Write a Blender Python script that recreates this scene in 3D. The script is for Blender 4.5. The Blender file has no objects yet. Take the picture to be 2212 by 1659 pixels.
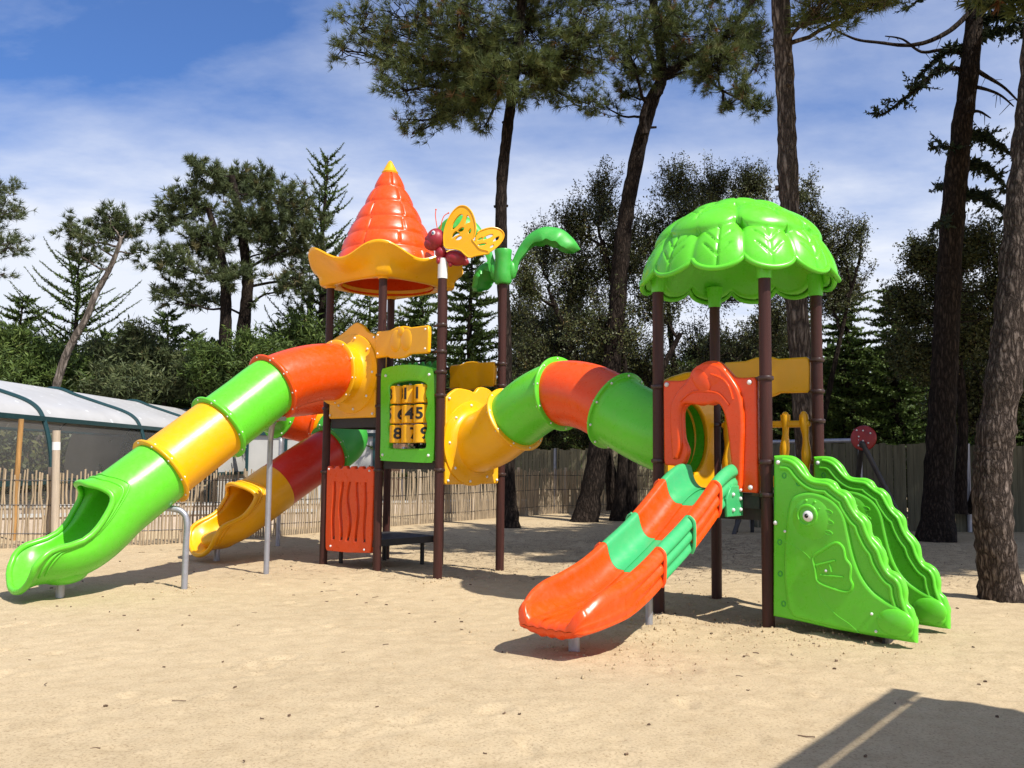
import bpy, bmesh, math, random
import numpy as np
from mathutils import Vector, Matrix

C = bpy.context.scene.collection
RAD = math.radians
rng = np.random.default_rng(7)
random.seed(7)

# ------------------------------------------------------------------ camera model (surveyed from the photograph)
F, PIT, ROL, H = 3452.6 * 2212 / 3840, .0826, .0105, 1.4916
CX, CY = 1106, 829.5
CLOUD_X, CLOUD_Y = 12.3, 3.3
def ray(x, y):
    a, b = (x - CX) / F, (y - CY) / F
    cr, sr = math.cos(ROL), math.sin(ROL)
    a, b = a * cr + b * sr, -a * sr + b * cr
    c, s = math.cos(PIT), math.sin(PIT)
    return (a, c + b * s, s - b * c)
def at(x, y, Y):
    r = ray(x, y); t = Y / r[1]
    return np.array((r[0] * t, Y, H + r[2] * t))
def gr(x, y, z=0.0):
    r = ray(x, y); t = (z - H) / r[2]
    return np.array((r[0] * t, r[1] * t, z))
def uvz(x, y, p, d):
    r = ray(x, y); nx, ny = -d[1], d[0]
    t = (p[0] * nx + p[1] * ny) / (r[0] * nx + r[1] * ny)
    return ((r[0] * t - p[0]) * d[0] + (r[1] * t - p[1]) * d[1], H + r[2] * t)

# ------------------------------------------------------------------ materials
MATS = {}
def new_mat(name):
    m = bpy.data.materials.new(name); m.use_nodes = True
    nt = m.node_tree
    bs = nt.nodes['Principled BSDF']
    MATS[name] = m
    return m, nt, bs
def node(nt, t, **kw):
    n = nt.nodes.new(t)
    for k, v in kw.items():
        if k in n.inputs: n.inputs[k].default_value = v
        else: setattr(n, k, v)
    return n
def noise(nt, scale, detail=4, rough=.55, vec=None):
    n = node(nt, 'ShaderNodeTexNoise', Scale=scale, Detail=detail, Roughness=rough)
    if vec is not None: nt.links.new(vec, n.inputs['Vector'])
    return n
def ramp(nt, src, stops):
    r = nt.nodes.new('ShaderNodeValToRGB')
    el = r.color_ramp.elements
    while len(el) < len(stops): el.new(.5)
    for e, (p, c) in zip(el, stops):
        e.position = p; e.color = (*c, 1) if len(c) == 3 else c
    nt.links.new(src, r.inputs[0])
    return r
def bump(nt, bs, src, strength, dist, prev=None):
    b = node(nt, 'ShaderNodeBump', Strength=strength, Distance=dist)
    nt.links.new(src, b.inputs['Height'])
    if prev is not None: nt.links.new(prev.outputs[0], b.inputs['Normal'])
    nt.links.new(b.outputs[0], bs.inputs['Normal'])
    return b
def objco(nt):
    return nt.nodes.new('ShaderNodeTexCoord').outputs['Object']

def plastic(name, col, rough=.3, dark=.9):
    m, nt, bs = new_mat(name)
    co = objco(nt)
    n = noise(nt, 2.3, 5, .6, co)
    lo = tuple(c * dark for c in col)
    r = ramp(nt, n.outputs['Fac'], [(.3, lo), (.65, col)])
    dust = noise(nt, 14, 6, .7, co)
    dr = ramp(nt, dust.outputs['Fac'], [(.50, (0, 0, 0)), (.85, (.10, .10, .10))])
    mx = node(nt, 'ShaderNodeMix', data_type='RGBA')
    nt.links.new(dr.outputs[0], mx.inputs['Factor']); nt.links.new(r.outputs[0], mx.inputs['A'])
    mx.inputs['B'].default_value = (.55, .45, .32, 1)
    nt.links.new(mx.outputs['Result'], bs.inputs['Base Color'])
    rr = ramp(nt, dust.outputs['Fac'], [(.3, (rough * .85,) * 3), (.75, (min(1, rough * 1.5),) * 3)])
    nt.links.new(rr.outputs[0], bs.inputs['Roughness'])
    f = noise(nt, 5, 2, .5, co)
    bump(nt, bs, f.outputs['Fac'], .12, .02)
    bs.inputs['Specular IOR Level'].default_value = .45
    return m
plastic('lime', (.125, .62, .028), .27)
plastic('orange', (.82, .076, .004), .27)
plastic('yellow', (.88, .43, .003), .29)
plastic('sea_green', (.055, .44, .15), .3)
plastic('leaf_green', (.05, .40, .05), .38)
plastic('red_shell', (.30, .012, .025), .35)
plastic('crimson', (.60, .030, .014), .3)
plastic('clamp_brown', (.040, .018, .014), .32)
plastic('white_plastic', (.75, .75, .73), .35)
plastic('black_plastic', (.012, .012, .012), .4)
plastic('deck_black', (.022, .021, .022), .55)
plastic('eye_blue', (.2, .35, .55), .3)

def simple(name, col, rough=.6, metal=0, var=.25, scale=6, bmp=.2, bscale=30, stretch=(1, 1, 1)):
    m, nt, bs = new_mat(name)
    co = objco(nt)
    mp = node(nt, 'ShaderNodeMapping'); mp.inputs['Scale'].default_value = stretch
    nt.links.new(co, mp.inputs[0])
    n = noise(nt, scale, 6, .62, mp.outputs[0])
    r = ramp(nt, n.outputs['Fac'], [(.28, tuple(c * (1 - var) for c in col)), (.72, tuple(min(1, c * (1 + var)) for c in col))])
    nt.links.new(r.outputs[0], bs.inputs['Base Color'])
    bs.inputs['Roughness'].default_value = rough; bs.inputs['Metallic'].default_value = metal
    if bmp:
        n2 = noise(nt, bscale, 5, .6, mp.outputs[0])
        bump(nt, bs, n2.outputs['Fac'], bmp, .02)
    return m
simple('post_brown', (.050, .0165, .0125), .42, 0, .35, 3, .35, 60, (8, 8, .35))
MATS['post_brown'].node_tree.nodes['Principled BSDF'].inputs['Specular IOR Level'].default_value = .3
simple('galvanised', (.36, .37, .42), .42, .55, .15, 9, .1, 40)
simple('paling', (.37, .285, .185), .85, 0, .45, 4, .4, 30, (6, 6, .4))
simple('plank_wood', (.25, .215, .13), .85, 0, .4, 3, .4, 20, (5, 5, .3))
simple('shaded_plank', (.105, .098, .062), .9, 0, .4, 3, .4, 20, (5, 5, .3))  # plank wood darkened: the right fence's shade is put into the colour
simple('stake_wood', (.40, .21, .065), .8, 0, .35, 5, .3, 20, (6, 6, .5))
simple('pole_wood', (.44, .36, .27), .8, 0, .2, 5, .3, 20, (6, 6, .4))
simple('green_frame', (.012, .05, .055), .4, .2, .2, 5, 0)
simple('pale_panel', (.50, .49, .46), .6, 0, .08, 1.2, .05, 6)
simple('salmon_wall', (.55, .30, .16), .8, 0, .12, 3, .2, 30)
simple('concrete', (.50, .42, .34), .9, 0, .2, 3, .3, 30)
simple('red_disc', (.26, .010, .008), .4, 0, .35, 6, .05)
simple('dark_steel', (.05, .045, .045), .5, .3, .3, 6, .1)
simple('rubber', (.015, .015, .016), .7, 0, .2, 6, .2)
simple('roof_board', (.18, .12, .07), .8, 0, .3, 4, .3)
simple('twig', (.12, .075, .045), .9, 0, .4, 9, 0)

def glassy(name, col, alpha, rough, trans):
    m, nt, bs = new_mat(name)
    bs.inputs['Base Color'].default_value = (*col, 1)
    bs.inputs['Roughness'].default_value = rough
    bs.inputs['Alpha'].default_value = alpha
    n = noise(nt, 1.1, 5, .6, objco(nt))
    r = ramp(nt, n.outputs['Fac'], [(.3, tuple(c * .85 for c in col)), (.7, col)])
    nt.links.new(r.outputs[0], bs.inputs['Base Color'])
    return m
m = glassy('poly_roof', (.58, .57, .56), .93, .35, 0)
nt = m.node_tree; bs = nt.nodes['Principled BSDF']
mp = node(nt, 'ShaderNodeMapping'); mp.inputs['Scale'].default_value = (1.6, 1.05, 0); mp.inputs['Rotation'].default_value = (0, 0, .35)
nt.links.new(objco(nt), mp.inputs[0])
v = node(nt, 'ShaderNodeTexVoronoi', Scale=1.0, Randomness=0.0); nt.links.new(mp.outputs[0], v.inputs['Vector'])
r = ramp(nt, v.outputs['Distance'], [(.045, (1, 1, 1)), (.06, (0, 0, 0))])
mx = node(nt, 'ShaderNodeMix', data_type='RGBA'); mx.inputs['B'].default_value = (.8, .8, .8, 1)
src = bs.inputs['Base Color'].links[0].from_socket
nt.links.new(r.outputs[0], mx.inputs['Factor']); nt.links.new(src, mx.inputs['A']); nt.links.new(mx.outputs['Result'], bs.inputs['Base Color'])
glassy('clear_sheet', (.34, .34, .33), .18, .15, 0)

def bark(name, c0, c1, scale, stretch, dist):
    m, nt, bs = new_mat(name)
    co = objco(nt)
    mp = node(nt, 'ShaderNodeMapping'); mp.inputs['Scale'].default_value = (1, 1, stretch)
    nt.links.new(co, mp.inputs[0])
    wob = noise(nt, scale * .55, 5, .65, mp.outputs[0])
    sub = node(nt, 'ShaderNodeVectorMath', operation='SUBTRACT'); sub.inputs[1].default_value = (.5, .5, .5); nt.links.new(wob.outputs['Color'], sub.inputs[0])
    sca = node(nt, 'ShaderNodeVectorMath', operation='SCALE'); sca.inputs['Scale'].default_value = 2.6 / scale; nt.links.new(sub.outputs[0], sca.inputs[0])
    add = node(nt, 'ShaderNodeVectorMath', operation='ADD'); nt.links.new(mp.outputs[0], add.inputs[0]); nt.links.new(sca.outputs[0], add.inputs[1])
    v = node(nt, 'ShaderNodeTexVoronoi', feature='DISTANCE_TO_EDGE', Scale=scale)
    nt.links.new(add.outputs[0], v.inputs['Vector'])
    n = noise(nt, scale * 2.5, 6, .7, mp.outputs[0])
    r1 = ramp(nt, v.outputs['Distance'], [(.0, tuple(c * .40 for c in c0)), (.13, c0), (.5, c1)])
    r2 = ramp(nt, n.outputs['Fac'], [(.28, (.38, .38, .38)), (.72, (1.45, 1.38, 1.3))])
    mx = node(nt, 'ShaderNodeMix', data_type='RGBA', blend_type='MULTIPLY'); mx.inputs['Factor'].default_value = 1
    nt.links.new(r1.outputs[0], mx.inputs['A']); nt.links.new(r2.outputs[0], mx.inputs['B'])
    nt.links.new(mx.outputs['Result'], bs.inputs['Base Color'])
    bs.inputs['Roughness'].default_value = .95; bs.inputs['Specular IOR Level'].default_value = .15
    r3 = ramp(nt, v.outputs['Distance'], [(0, (0, 0, 0)), (.25, (.8, .8, .8)), (.6, (1, 1, 1))])
    b = bump(nt, bs, r3.outputs[0], .9, dist)
    bump(nt, bs, n.outputs['Fac'], .6, dist * .5, b)
    return m
bark('pine_bark', (.085, .068, .058), (.25, .215, .19), 16, .20, .025)
bark('dark_bark', (.026, .019, .015), (.060, .046, .037), 18, .22, .02)
bark('grey_bark', (.16, .135, .115), (.34, .30, .27), 6, .2, .02)
bark('near_bark', (.075, .058, .049), (.21, .175, .155), 21, .24, .025)

def leafmat(name, stops, trans=.25, rough=.6):
    m, nt, bs = new_mat(name)
    a = node(nt, 'ShaderNodeAttribute', attribute_name='tint')
    r = ramp(nt, a.outputs['Fac'], stops)
    nt.links.new(r.outputs[0], bs.inputs['Base Color'])
    bs.inputs['Roughness'].default_value = rough; bs.inputs['Specular IOR Level'].default_value = .3
    tr = node(nt, 'ShaderNodeBsdfTranslucent')
    nt.links.new(r.outputs[0], tr.inputs['Color'])
    mx = node(nt, 'ShaderNodeMixShader'); mx.inputs[0].default_value = trans
    nt.links.new(bs.outputs[0], mx.inputs[1]); nt.links.new(tr.outputs[0], mx.inputs[2])
    nt.links.new(mx.outputs[0], nt.nodes['Material Output'].inputs['Surface'])
    return m
leafmat('pine_needles', [(0, (.040, .058, .018)), (.45, (.100, .128, .036)), (.8, (.18, .19, .058)), (.93, (.14, .075, .025)), (1, (.22, .09, .03))])
leafmat('far_needles', [(0, (.050, .068, .030)), (.5, (.095, .122, .046)), (.9, (.16, .17, .068)), (1, (.17, .13, .06))])
leafmat('oak_leaves', [(0, (.030, .040, .016)), (.5, (.072, .086, .028)), (.85, (.135, .135, .045)), (1, (.16, .11, .04))], .15, .45)
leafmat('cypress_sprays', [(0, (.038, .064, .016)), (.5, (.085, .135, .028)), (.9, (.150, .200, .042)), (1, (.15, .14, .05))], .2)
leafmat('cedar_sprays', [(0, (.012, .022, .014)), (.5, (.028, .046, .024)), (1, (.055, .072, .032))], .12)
leafmat('bush_leaves', [(0, (.03, .045, .012)), (.5, (.07, .10, .025)), (.8, (.16, .12, .05)), (1, (.22, .13, .06))])

# sand
m, nt, bs = new_mat('sand')
co = objco(nt)
n1 = noise(nt, .35, 5, .6, co); n2 = noise(nt, 5, 8, .7, co); n3 = noise(nt, 60, 6, .75, co)
r1 = ramp(nt, n1.outputs['Fac'], [(.3, (.460, .356, .220)), (.7, (.535, .420, .264))])
r2 = ramp(nt, n2.outputs['Fac'], [(.30, (.86, .84, .81)), (.55, (1, 1, 1)), (.8, (1.04, 1.04, 1.03))])
r3 = ramp(nt, n3.outputs['Fac'], [(.32, (.55, .49, .44)), (.48, (1, 1, 1)), (.75, (1.12, 1.12, 1.12))])
mx = node(nt, 'ShaderNodeMix', data_type='RGBA', blend_type='MULTIPLY'); mx.inputs['Factor'].default_value = 1
mx2 = node(nt, 'ShaderNodeMix', data_type='RGBA', blend_type='MULTIPLY'); mx2.inputs['Factor'].default_value = 1
nt.links.new(r1.outputs[0], mx.inputs['A']); nt.links.new(r2.outputs[0], mx.inputs['B'])
nt.links.new(mx.outputs['Result'], mx2.inputs['A']); nt.links.new(r3.outputs[0], mx2.inputs['B'])
# dark specks: bits of bark and needles trodden into the sand
vs = node(nt, 'ShaderNodeTexVoronoi', Scale=31); nt.links.new(co, vs.inputs['Vector'])
rs = ramp(nt, vs.outputs['Distance'], [(.05, (1, 1, 1)), (.13, (0, 0, 0))])
sel = node(nt, 'ShaderNodeSeparateColor'); nt.links.new(vs.outputs['Color'], sel.inputs[0])
rsel = ramp(nt, sel.outputs[0], [(.66, (0, 0, 0)), (.80, (.75, .75, .75))])
mm = node(nt, 'ShaderNodeMath', operation='MULTIPLY')
nt.links.new(rs.outputs[0], mm.inputs[0]); nt.links.new(rsel.outputs[0], mm.inputs[1])
mx3 = node(nt, 'ShaderNodeMix', data_type='RGBA'); mx3.inputs['B'].default_value = (.16, .11, .075, 1)
nt.links.new(mm.outputs[0], mx3.inputs['Factor']); nt.links.new(mx2.outputs['Result'], mx3.inputs['A'])
nt.links.new(mx3.outputs['Result'], bs.inputs['Base Color'])
bs.inputs['Roughness'].default_value = .95; bs.inputs['Specular IOR Level'].default_value = .1
n4 = noise(nt, 24, 8, .75, co); n5 = noise(nt, 130, 4, .7, co)
b = bump(nt, bs, n4.outputs['Fac'], .45, .022)
bump(nt, bs, n5.outputs['Fac'], .4, .008, b)

# ------------------------------------------------------------------ mesh helpers
class MB:
    def __init__(s): s.v = []; s.f = []; s.m = []; s.n = 0; s.mats = []
    def mat(s, name):
        if name not in s.mats: s.mats.append(name)
        return s.mats.index(name)
    def add(s, V, Fc, mat):
        i = s.mat(mat)
        s.v.extend([tuple(map(float, p)) for p in V])
        for f in Fc: s.f.append(tuple(k + s.n for k in f)); s.m.append(i)
        s.n += len(V)
    def box(s, c, size, mat, ax=None):
        c = np.array(c, float)
        ax = ax if ax is not None else np.eye(3)
        ax = [np.array(a, float) for a in ax]
        V = []
        for i in (-.5, .5):
            for j in (-.5, .5):
                for k in (-.5, .5): V.append(c + ax[0] * i * size[0] + ax[1] * j * size[1] + ax[2] * k * size[2])
        s.add(V, [(0, 1, 3, 2), (4, 6, 7, 5), (0, 4, 5, 1), (2, 3, 7, 6), (0, 2, 6, 4), (1, 5, 7, 3)], mat)
    def grid(s, G, mat, closeu=False, closev=False, flip=False):
        G = np.asarray(G, float); nu, nv = G.shape[:2]
        Fc = []
        for i in range(nu if closeu else nu - 1):
            for j in range(nv if closev else nv - 1):
                a, b_, c, d = i * nv + j, ((i + 1) % nu) * nv + j, ((i + 1) % nu) * nv + (j + 1) % nv, i * nv + (j + 1) % nv
                Fc.append((a, d, c, b_) if flip else (a, b_, c, d))
        s.add(G.reshape(-1, 3), Fc, mat)
    def tube(s, path, r, mat, seg=10, caps=True, wob=0, rs=None):
        P = np.array(path, float); n = len(P)
        R = np.full(n, r, float) if np.isscalar(r) else np.array(r, float)
        T = np.gradient(P, axis=0); T /= np.linalg.norm(T, axis=1)[:, None] + 1e-12
        ref = np.array((0, 0, 1.)) if abs(T[0][2]) < .9 else np.array((1., 0, 0))
        N = np.cross(T[0], ref); N /= np.linalg.norm(N)
        rings = []
        for i in range(n):
            N = N - T[i] * N.dot(T[i]); N /= np.linalg.norm(N)
            B = np.cross(T[i], N)
            a = np.linspace(0, 2 * math.pi, seg, endpoint=False)
            rr = R[i] * (1 + (wob * (rs or rng).uniform(-1, 1, seg) if wob else 0))
            rings.append(P[i] + (np.cos(a) * rr)[:, None] * N + (np.sin(a) * rr)[:, None] * B)
        s.grid(rings, mat, closev=True)
        if caps:
            k = s.n - n * seg
            i = s.mat(mat)
            s.f.append(tuple(k + j for j in range(seg))); s.m.append(i)
            s.f.append(tuple(k + (n - 1) * seg + j for j in reversed(range(seg)))); s.m.append(i)
    def ball(s, c, r, mat, nu=10, nv=8, ax=None):
        r = np.array((r, r, r) if np.isscalar(r) else r, float)
        ax = np.array(ax if ax is not None else np.eye(3), float)
        G = []
        for i in range(nv + 1):
            t = math.pi * i / nv
            t = min(max(t, 1e-3), math.pi - 1e-3)
            G.append([np.array(c) + ax.T @ (r * np.array((math.sin(t) * math.cos(p), math.sin(t) * math.sin(p), math.cos(t)))) for p in np.linspace(0, 2 * math.pi, nu, endpoint=False)])
        s.grid(G, mat, closev=True)
    def disc_ring(s, c, N, U, r0, r1, th, T, mat, seg=40):
        """flat ring of thickness th along T with rounded outer edge"""
        prof = [(r0, -th / 2), (r1 - th * .3, -th / 2), (r1, -th * .2), (r1, th * .2), (r1 - th * .3, th / 2), (r0, th / 2)]
        G = []
        for a in np.linspace(0, 2 * math.pi, seg, endpoint=False):
            d = math.cos(a) * N + math.sin(a) * U
            G.append([c + d * r + T * h for r, h in prof])
        s.grid(G, mat, closeu=True, closev=True)
    def mesh(s, name, smooth=True, angle=38):
        me = bpy.data.meshes.new(name)
        me.from_pydata(s.v, [], s.f)
        for n_ in s.mats: me.materials.append(MATS[n_])
        me.polygons.foreach_set('material_index', s.m)
        if smooth:
            me.polygons.foreach_set('use_smooth', [True] * len(s.f))
            me.update()
            me.set_sharp_from_angle(angle=RAD(angle))
        me.update()
        return me
    def build(s, name, parent=None, **kw):
        return link(name, s.mesh(name, **kw), parent)
def link(name, me, parent=None):
    o = bpy.data.objects.new(name, me); C.objects.link(o)
    if parent is not None: attach(o, parent)
    return o
def attach(o, parent):
    o.parent = parent
    if parent.parent is None and parent.data is None:
        o.matrix_parent_inverse = Matrix.Translation(-Vector(parent.location))
def tag(o, label=None, cat=None, group=None, kind=None):
    if label: o['label'] = label
    if cat: o['category'] = cat; o['kind'] = 'thing'
    if group: o['group'] = group
    if kind: o['kind'] = kind
    return o
def thing(name, loc, label, cat, group=None):
    o = bpy.data.objects.new(name, None); C.objects.link(o)
    o.location = loc; o.empty_display_size = .3
    return tag(o, label, cat, group)

def catmull(P, n=6, closed=False):
    P = [np.array(p, float) for p in P]; out = []
    N = len(P)
    for i in range(N if closed else N - 1):
        if closed: a, b, c, d = P[(i - 1) % N], P[i], P[(i + 1) % N], P[(i + 2) % N]
        else: a, b, c, d = P[max(i - 1, 0)], P[i], P[i + 1], P[min(i + 2, N - 1)]
        for k in range(n):
            t = k / n
            out.append(.5 * (2 * b + (c - a) * t + (2 * a - 5 * b + 4 * c - d) * t * t + (3 * b - a - 3 * c + d) * t ** 3))
    if not closed: out.append(P[-1])
    return np.array(out)

def plate_mesh(polys, th, bev, mat, fn, res=2):
    """rounded-edge plate with holes from 2-D outlines; fn maps (x, y, h) to world"""
    cu = bpy.data.curves.new('outline', 'CURVE'); cu.dimensions = '2D'; cu.fill_mode = 'BOTH'
    for p in polys:
        sp = cu.splines.new('POLY'); sp.points.add(len(p) - 1)
        for q, (x, y) in zip(sp.points, p): q.co = (x, y, 0, 1)
        sp.use_cyclic_u = True
    cu.extrude = max(th / 2 - bev, 1e-4); cu.bevel_depth = bev; cu.bevel_resolution = res; cu.offset = -bev
    ob = bpy.data.objects.new('outline', cu)
    me = bpy.data.meshes.new_from_object(ob)
    V = [fn(v.co.x, v.co.y, v.co.z) for v in me.vertices]
    Fc = [tuple(p.vertices) for p in me.polygons]
    bpy.data.objects.remove(ob); bpy.data.curves.remove(cu); bpy.data.meshes.remove(me)
    return V, Fc
def add_plate(mb, polys, th, bev, mat, fn, res=2):
    V, Fc = plate_mesh(polys, th, bev, mat, fn, res)
    mb.add(V, Fc, mat)
def rect(x0, x1, y0, y1, r=.04, n=4):
    out = []
    for cx, cy, a0 in ((x1 - r, y0 + r, -90), (x1 - r, y1 - r, 0), (x0 + r, y1 - r, 90), (x0 + r, y0 + r, 180)):
        for k in range(n + 1):
            a = RAD(a0 + 90 * k / n); out.append((cx + r * math.cos(a), cy + r * math.sin(a)))
    return out
def text_mesh(txt, size, depth, offs=.0):
    cu = bpy.data.curves.new('digit', 'FONT'); cu.body = txt; cu.size = size; cu.extrude = depth; cu.offset = offs
    cu.align_x = 'CENTER'; cu.align_y = 'CENTER'; cu.resolution_u = 4
    ob = bpy.data.objects.new('digit', cu); me = bpy.data.meshes.new_from_object(ob)
    bm = bmesh.new(); bm.from_mesh(me)
    for x in np.arange(-.12, .121, .008):
        bmesh.ops.bisect_plane(bm, geom=bm.verts[:] + bm.edges[:] + bm.faces[:], plane_co=(x, 0, 0), plane_no=(1, 0, 0))
    bm.verts.ensure_lookup_table(); bm.verts.index_update()
    V = [tuple(v.co) for v in bm.verts]; Fc = [tuple(v.index for v in f.verts) for f in bm.faces]; bm.free()
    bpy.data.objects.remove(ob); bpy.data.curves.remove(cu); bpy.data.meshes.remove(me)
    return V, Fc

# value noise
def vnoise(x, y, seed=0):
    r = np.random.default_rng(seed); T = r.uniform(-1, 1, (256, 256))
    xi, yi = np.floor(x).astype(int), np.floor(y).astype(int); fx, fy = x - xi, y - yi
    fx, fy = fx * fx * (3 - 2 * fx), fy * fy * (3 - 2 * fy)
    g = lambda a, b: T[a % 256, b % 256]
    return (g(xi, yi) * (1 - fx) + g(xi + 1, yi) * fx) * (1 - fy) + (g(xi, yi + 1) * (1 - fx) + g(xi + 1, yi + 1) * fx) * fy

# ------------------------------------------------------------------ the climbing frame: square decks of side S, turned 48.6 degrees
YAW, S = .849, 1.157
e1 = np.array((math.cos(YAW), math.sin(YAW))); e2 = np.array((-e1[1], e1[0]))
P2 = np.array((-1.773, 12.411)); P1 = P2 + e2 * S; P3 = P2 - e2 * S; P6 = P2 + e1 * S; P5 = P1 + e1 * S; P4 = P3 + e1 * S
R2 = np.array((2.339, 8.460)); R1 = R2 + e2 * S; R4 = R2 + e1 * S; R3 = R1 + e1 * S
M1 = (P1 + P2) / 2; M5 = (P1 + P5) / 2; MT = (P3 + P4) / 2; MR = (R1 + R3) / 2; MS = (R1 + R2) / 2
LC = (P1 + P2 + P5 + P6) / 4; RC = (R1 + R2 + R3 + R4) / 4
Z = np.array((0, 0, 1.))
def w3(p, z=0.0): return np.array((p[0], p[1], z))
def panel_fn(p, d, nrm, off=0.0):
    d3, n3 = w3(d), w3(nrm)
    o = w3(p)
    return lambda x, y, h: o + d3 * x + Z * y + n3 * (h + off)

PG = thing('playground_set', (.3, 11.2, 0),
           'large climbing frame with two roofed towers, tube slides and a linking tunnel on the sand', 'playground')

def bolts(mb, pts, r=.017, mat='white_plastic'):
    for p in pts: mb.ball(p, r, mat, 8, 6)

# ---- posts with their clamp rings
post_spec = [  # base, top z, clamp heights with the directions their arms point
    (P1, 3.96, [(3.10, e2 * -1), (1.30, e2 * -1), (2.2, e2 * -1)]),
    (P2, 3.96, [(3.17, e2), (2.62, -e2), (1.34, e2), (2.2, e2)]),
    (P3, 3.83, [(3.20, e2), (2.86, e2), (2.60, e2), (2.30, e1), (1.36, e1)]),
    (P4, 3.93, [(2.80, e2), (2.50, e2), (2.15, -e1), (1.3, -e1)]),
    (P5, 3.96, [(2.3, e2 * -1)]),
    (P6, 3.96, [(2.80, -e2), (2.50, -e2)]),
    (R1, 3.25, [(2.24, -e2), (1.5, -e2)]),
    (R2, 3.25, [(2.27, e2), (1.50, -e2), (1.2, e2)]),
    (R3, 3.25, [(2.50, -e2), (2.25, -e2), (1.9, -e2)]),
    (R4, 3.25, [(2.54, e2), (2.22, e2), (1.92, e2), (1.5, -e2)])]
for base, top, cl in post_spec:
    mb = MB(); b = w3(base)
    r = .057; G = []
    seg = 28
    for z in (-.25, .5, 1.5, 2.5, top):
        ring = []
        for k in range(seg):
            a = 2 * math.pi * k / seg
            rr = r * (1 - (.018 if k % 2 else 0))      # fluted aluminium section
            ring.append((base[0] + rr * math.cos(a), base[1] + rr * math.sin(a), z))
        G.append(ring)
    mb.grid(G, 'post_brown', closev=True)
    po = mb.build('post', PG, angle=25)
    for z, d in cl:
        cb = MB()
        prof = [(.058, -.022), (.070, -.018), (.074, -.008), (.074, .008), (.070, .018), (.058, .022)]
        cb.grid([[(base[0] + q * math.cos(a), base[1] + q * math.sin(a), z + h) for q, h in prof] for a in np.linspace(0, 2 * math.pi, 24, endpoint=False)], 'clamp_brown', closeu=True)
        d3 = w3(d); side = np.cross(d3, Z)
        cb.box(w3(base, z) + d3 * .10, (.09, .022, .03), 'clamp_brown', (d3, side, Z))
        cb.build('clamp', po)

# ---- decks
def deck(a, b, c, d, z, th=.055):
    mb = MB()
    A = [w3(q, 0) for q in (a, b, c, d)]
    cen = sum(A) / 4
    ins = [cen + (q - cen) * .955 for q in A]
    fr = [np.array((*q[:2], z)) for q in ins]
    mb.box(np.array((*cen[:2], z - th / 2)), (S * .95, S * .95, th), 'deck_black', (w3(e1), w3(e2), Z))
    for k in range(4):
        p, q = fr[k], fr[(k + 1) % 4]
        t = (q - p) / np.linalg.norm(q - p)
        mb.box((p + q) / 2 - Z * .075, (S * .86, .03, .13), 'deck_black', (t, np.cross(Z, t), Z))
    return mb.build('deck', PG)
deck(P1, P2, P6, P5, 2.06); deck(P2, P3, P4, P6, 1.50); deck(R1, R2, R4, R3, 1.21)
mb = MB()
mb.box(w3(LC, .36), (S * 1.02, S * .9, .09), 'deck_black', (w3(e1), w3(e2), Z))
for k, q in enumerate((P1, P2, P6, P5)):
    v = LC + (q - LC) * .7; mb.tube([w3(v, -.1), w3(v, .33)], .03, 'deck_black', 8)
mb.build('low_step', PG)
mb = MB()
mb.box(w3((R1 + R2) / 2 + e1 * .10, 1.06), (.05, S * .88, .20), 'deck_black', (w3(e1), w3(e2), Z))
mb.build('deck_skirt', PG)

# ---- swept tubes
def frames(P):
    P = np.array(P, float); T = np.gradient(P, axis=0); T /= np.linalg.norm(T, axis=1)[:, None]
    N = np.cross(T, Z); N /= np.linalg.norm(N, axis=1)[:, None]
    U = np.cross(N, T)
    return P, T, N, U
RT = .385
def tube_section(name, parent, mat, path, f0=False, f1=False, R=RT, label=None, nb=10):
    mb = MB(); P, T, N, U = frames(path)
    seg = 56; a = np.linspace(0, 2 * math.pi, seg, endpoint=False)
    ca, sa = np.cos(a)[:, None], np.sin(a)[:, None]
    out = [P[i] + R * (ca * N[i] + sa * U[i]) for i in range(len(P))]
    inn = [P[i] + (R - .014) * (ca * N[i] + sa * U[i]) for i in range(len(P))]
    mb.grid(out + inn[::-1], mat, closeu=True, closev=True)
    for flag, i, sg in ((f0, 0, 1), (f1, len(P) - 1, -1)):
        if not flag: continue
        c = P[i] + T[i] * sg * .012
        mb.disc_ring(c, N[i], U[i], R - .006, R + .062, .036, T[i], mat, 56)
        # moulded fillet between shell and flange
        G = []
        for h, rr in ((.016, .045), (.024, .022), (.045, .008), (.075, .0005)):
            G.append(P[i] + T[i] * sg * (h + .012) + (R + rr) * (ca * N[i] + sa * U[i]))
        mb.grid(G, mat, closev=True)
        for k in range(nb):
            b = 2 * math.pi * (k + .35) / nb
            d = math.cos(b) * N[i] + math.sin(b) * U[i]
            mb.ball(c + d * (R + .036) + T[i] * sg * .022, .015, 'white_plastic', 8, 6)
            mb.ball(c + d * (R + .036) - T[i] * sg * .020, .012, 'white_plastic', 6, 5)
    o = mb.build(name, parent, angle=50)
    if label: o['label'] = label
    return o

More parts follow.
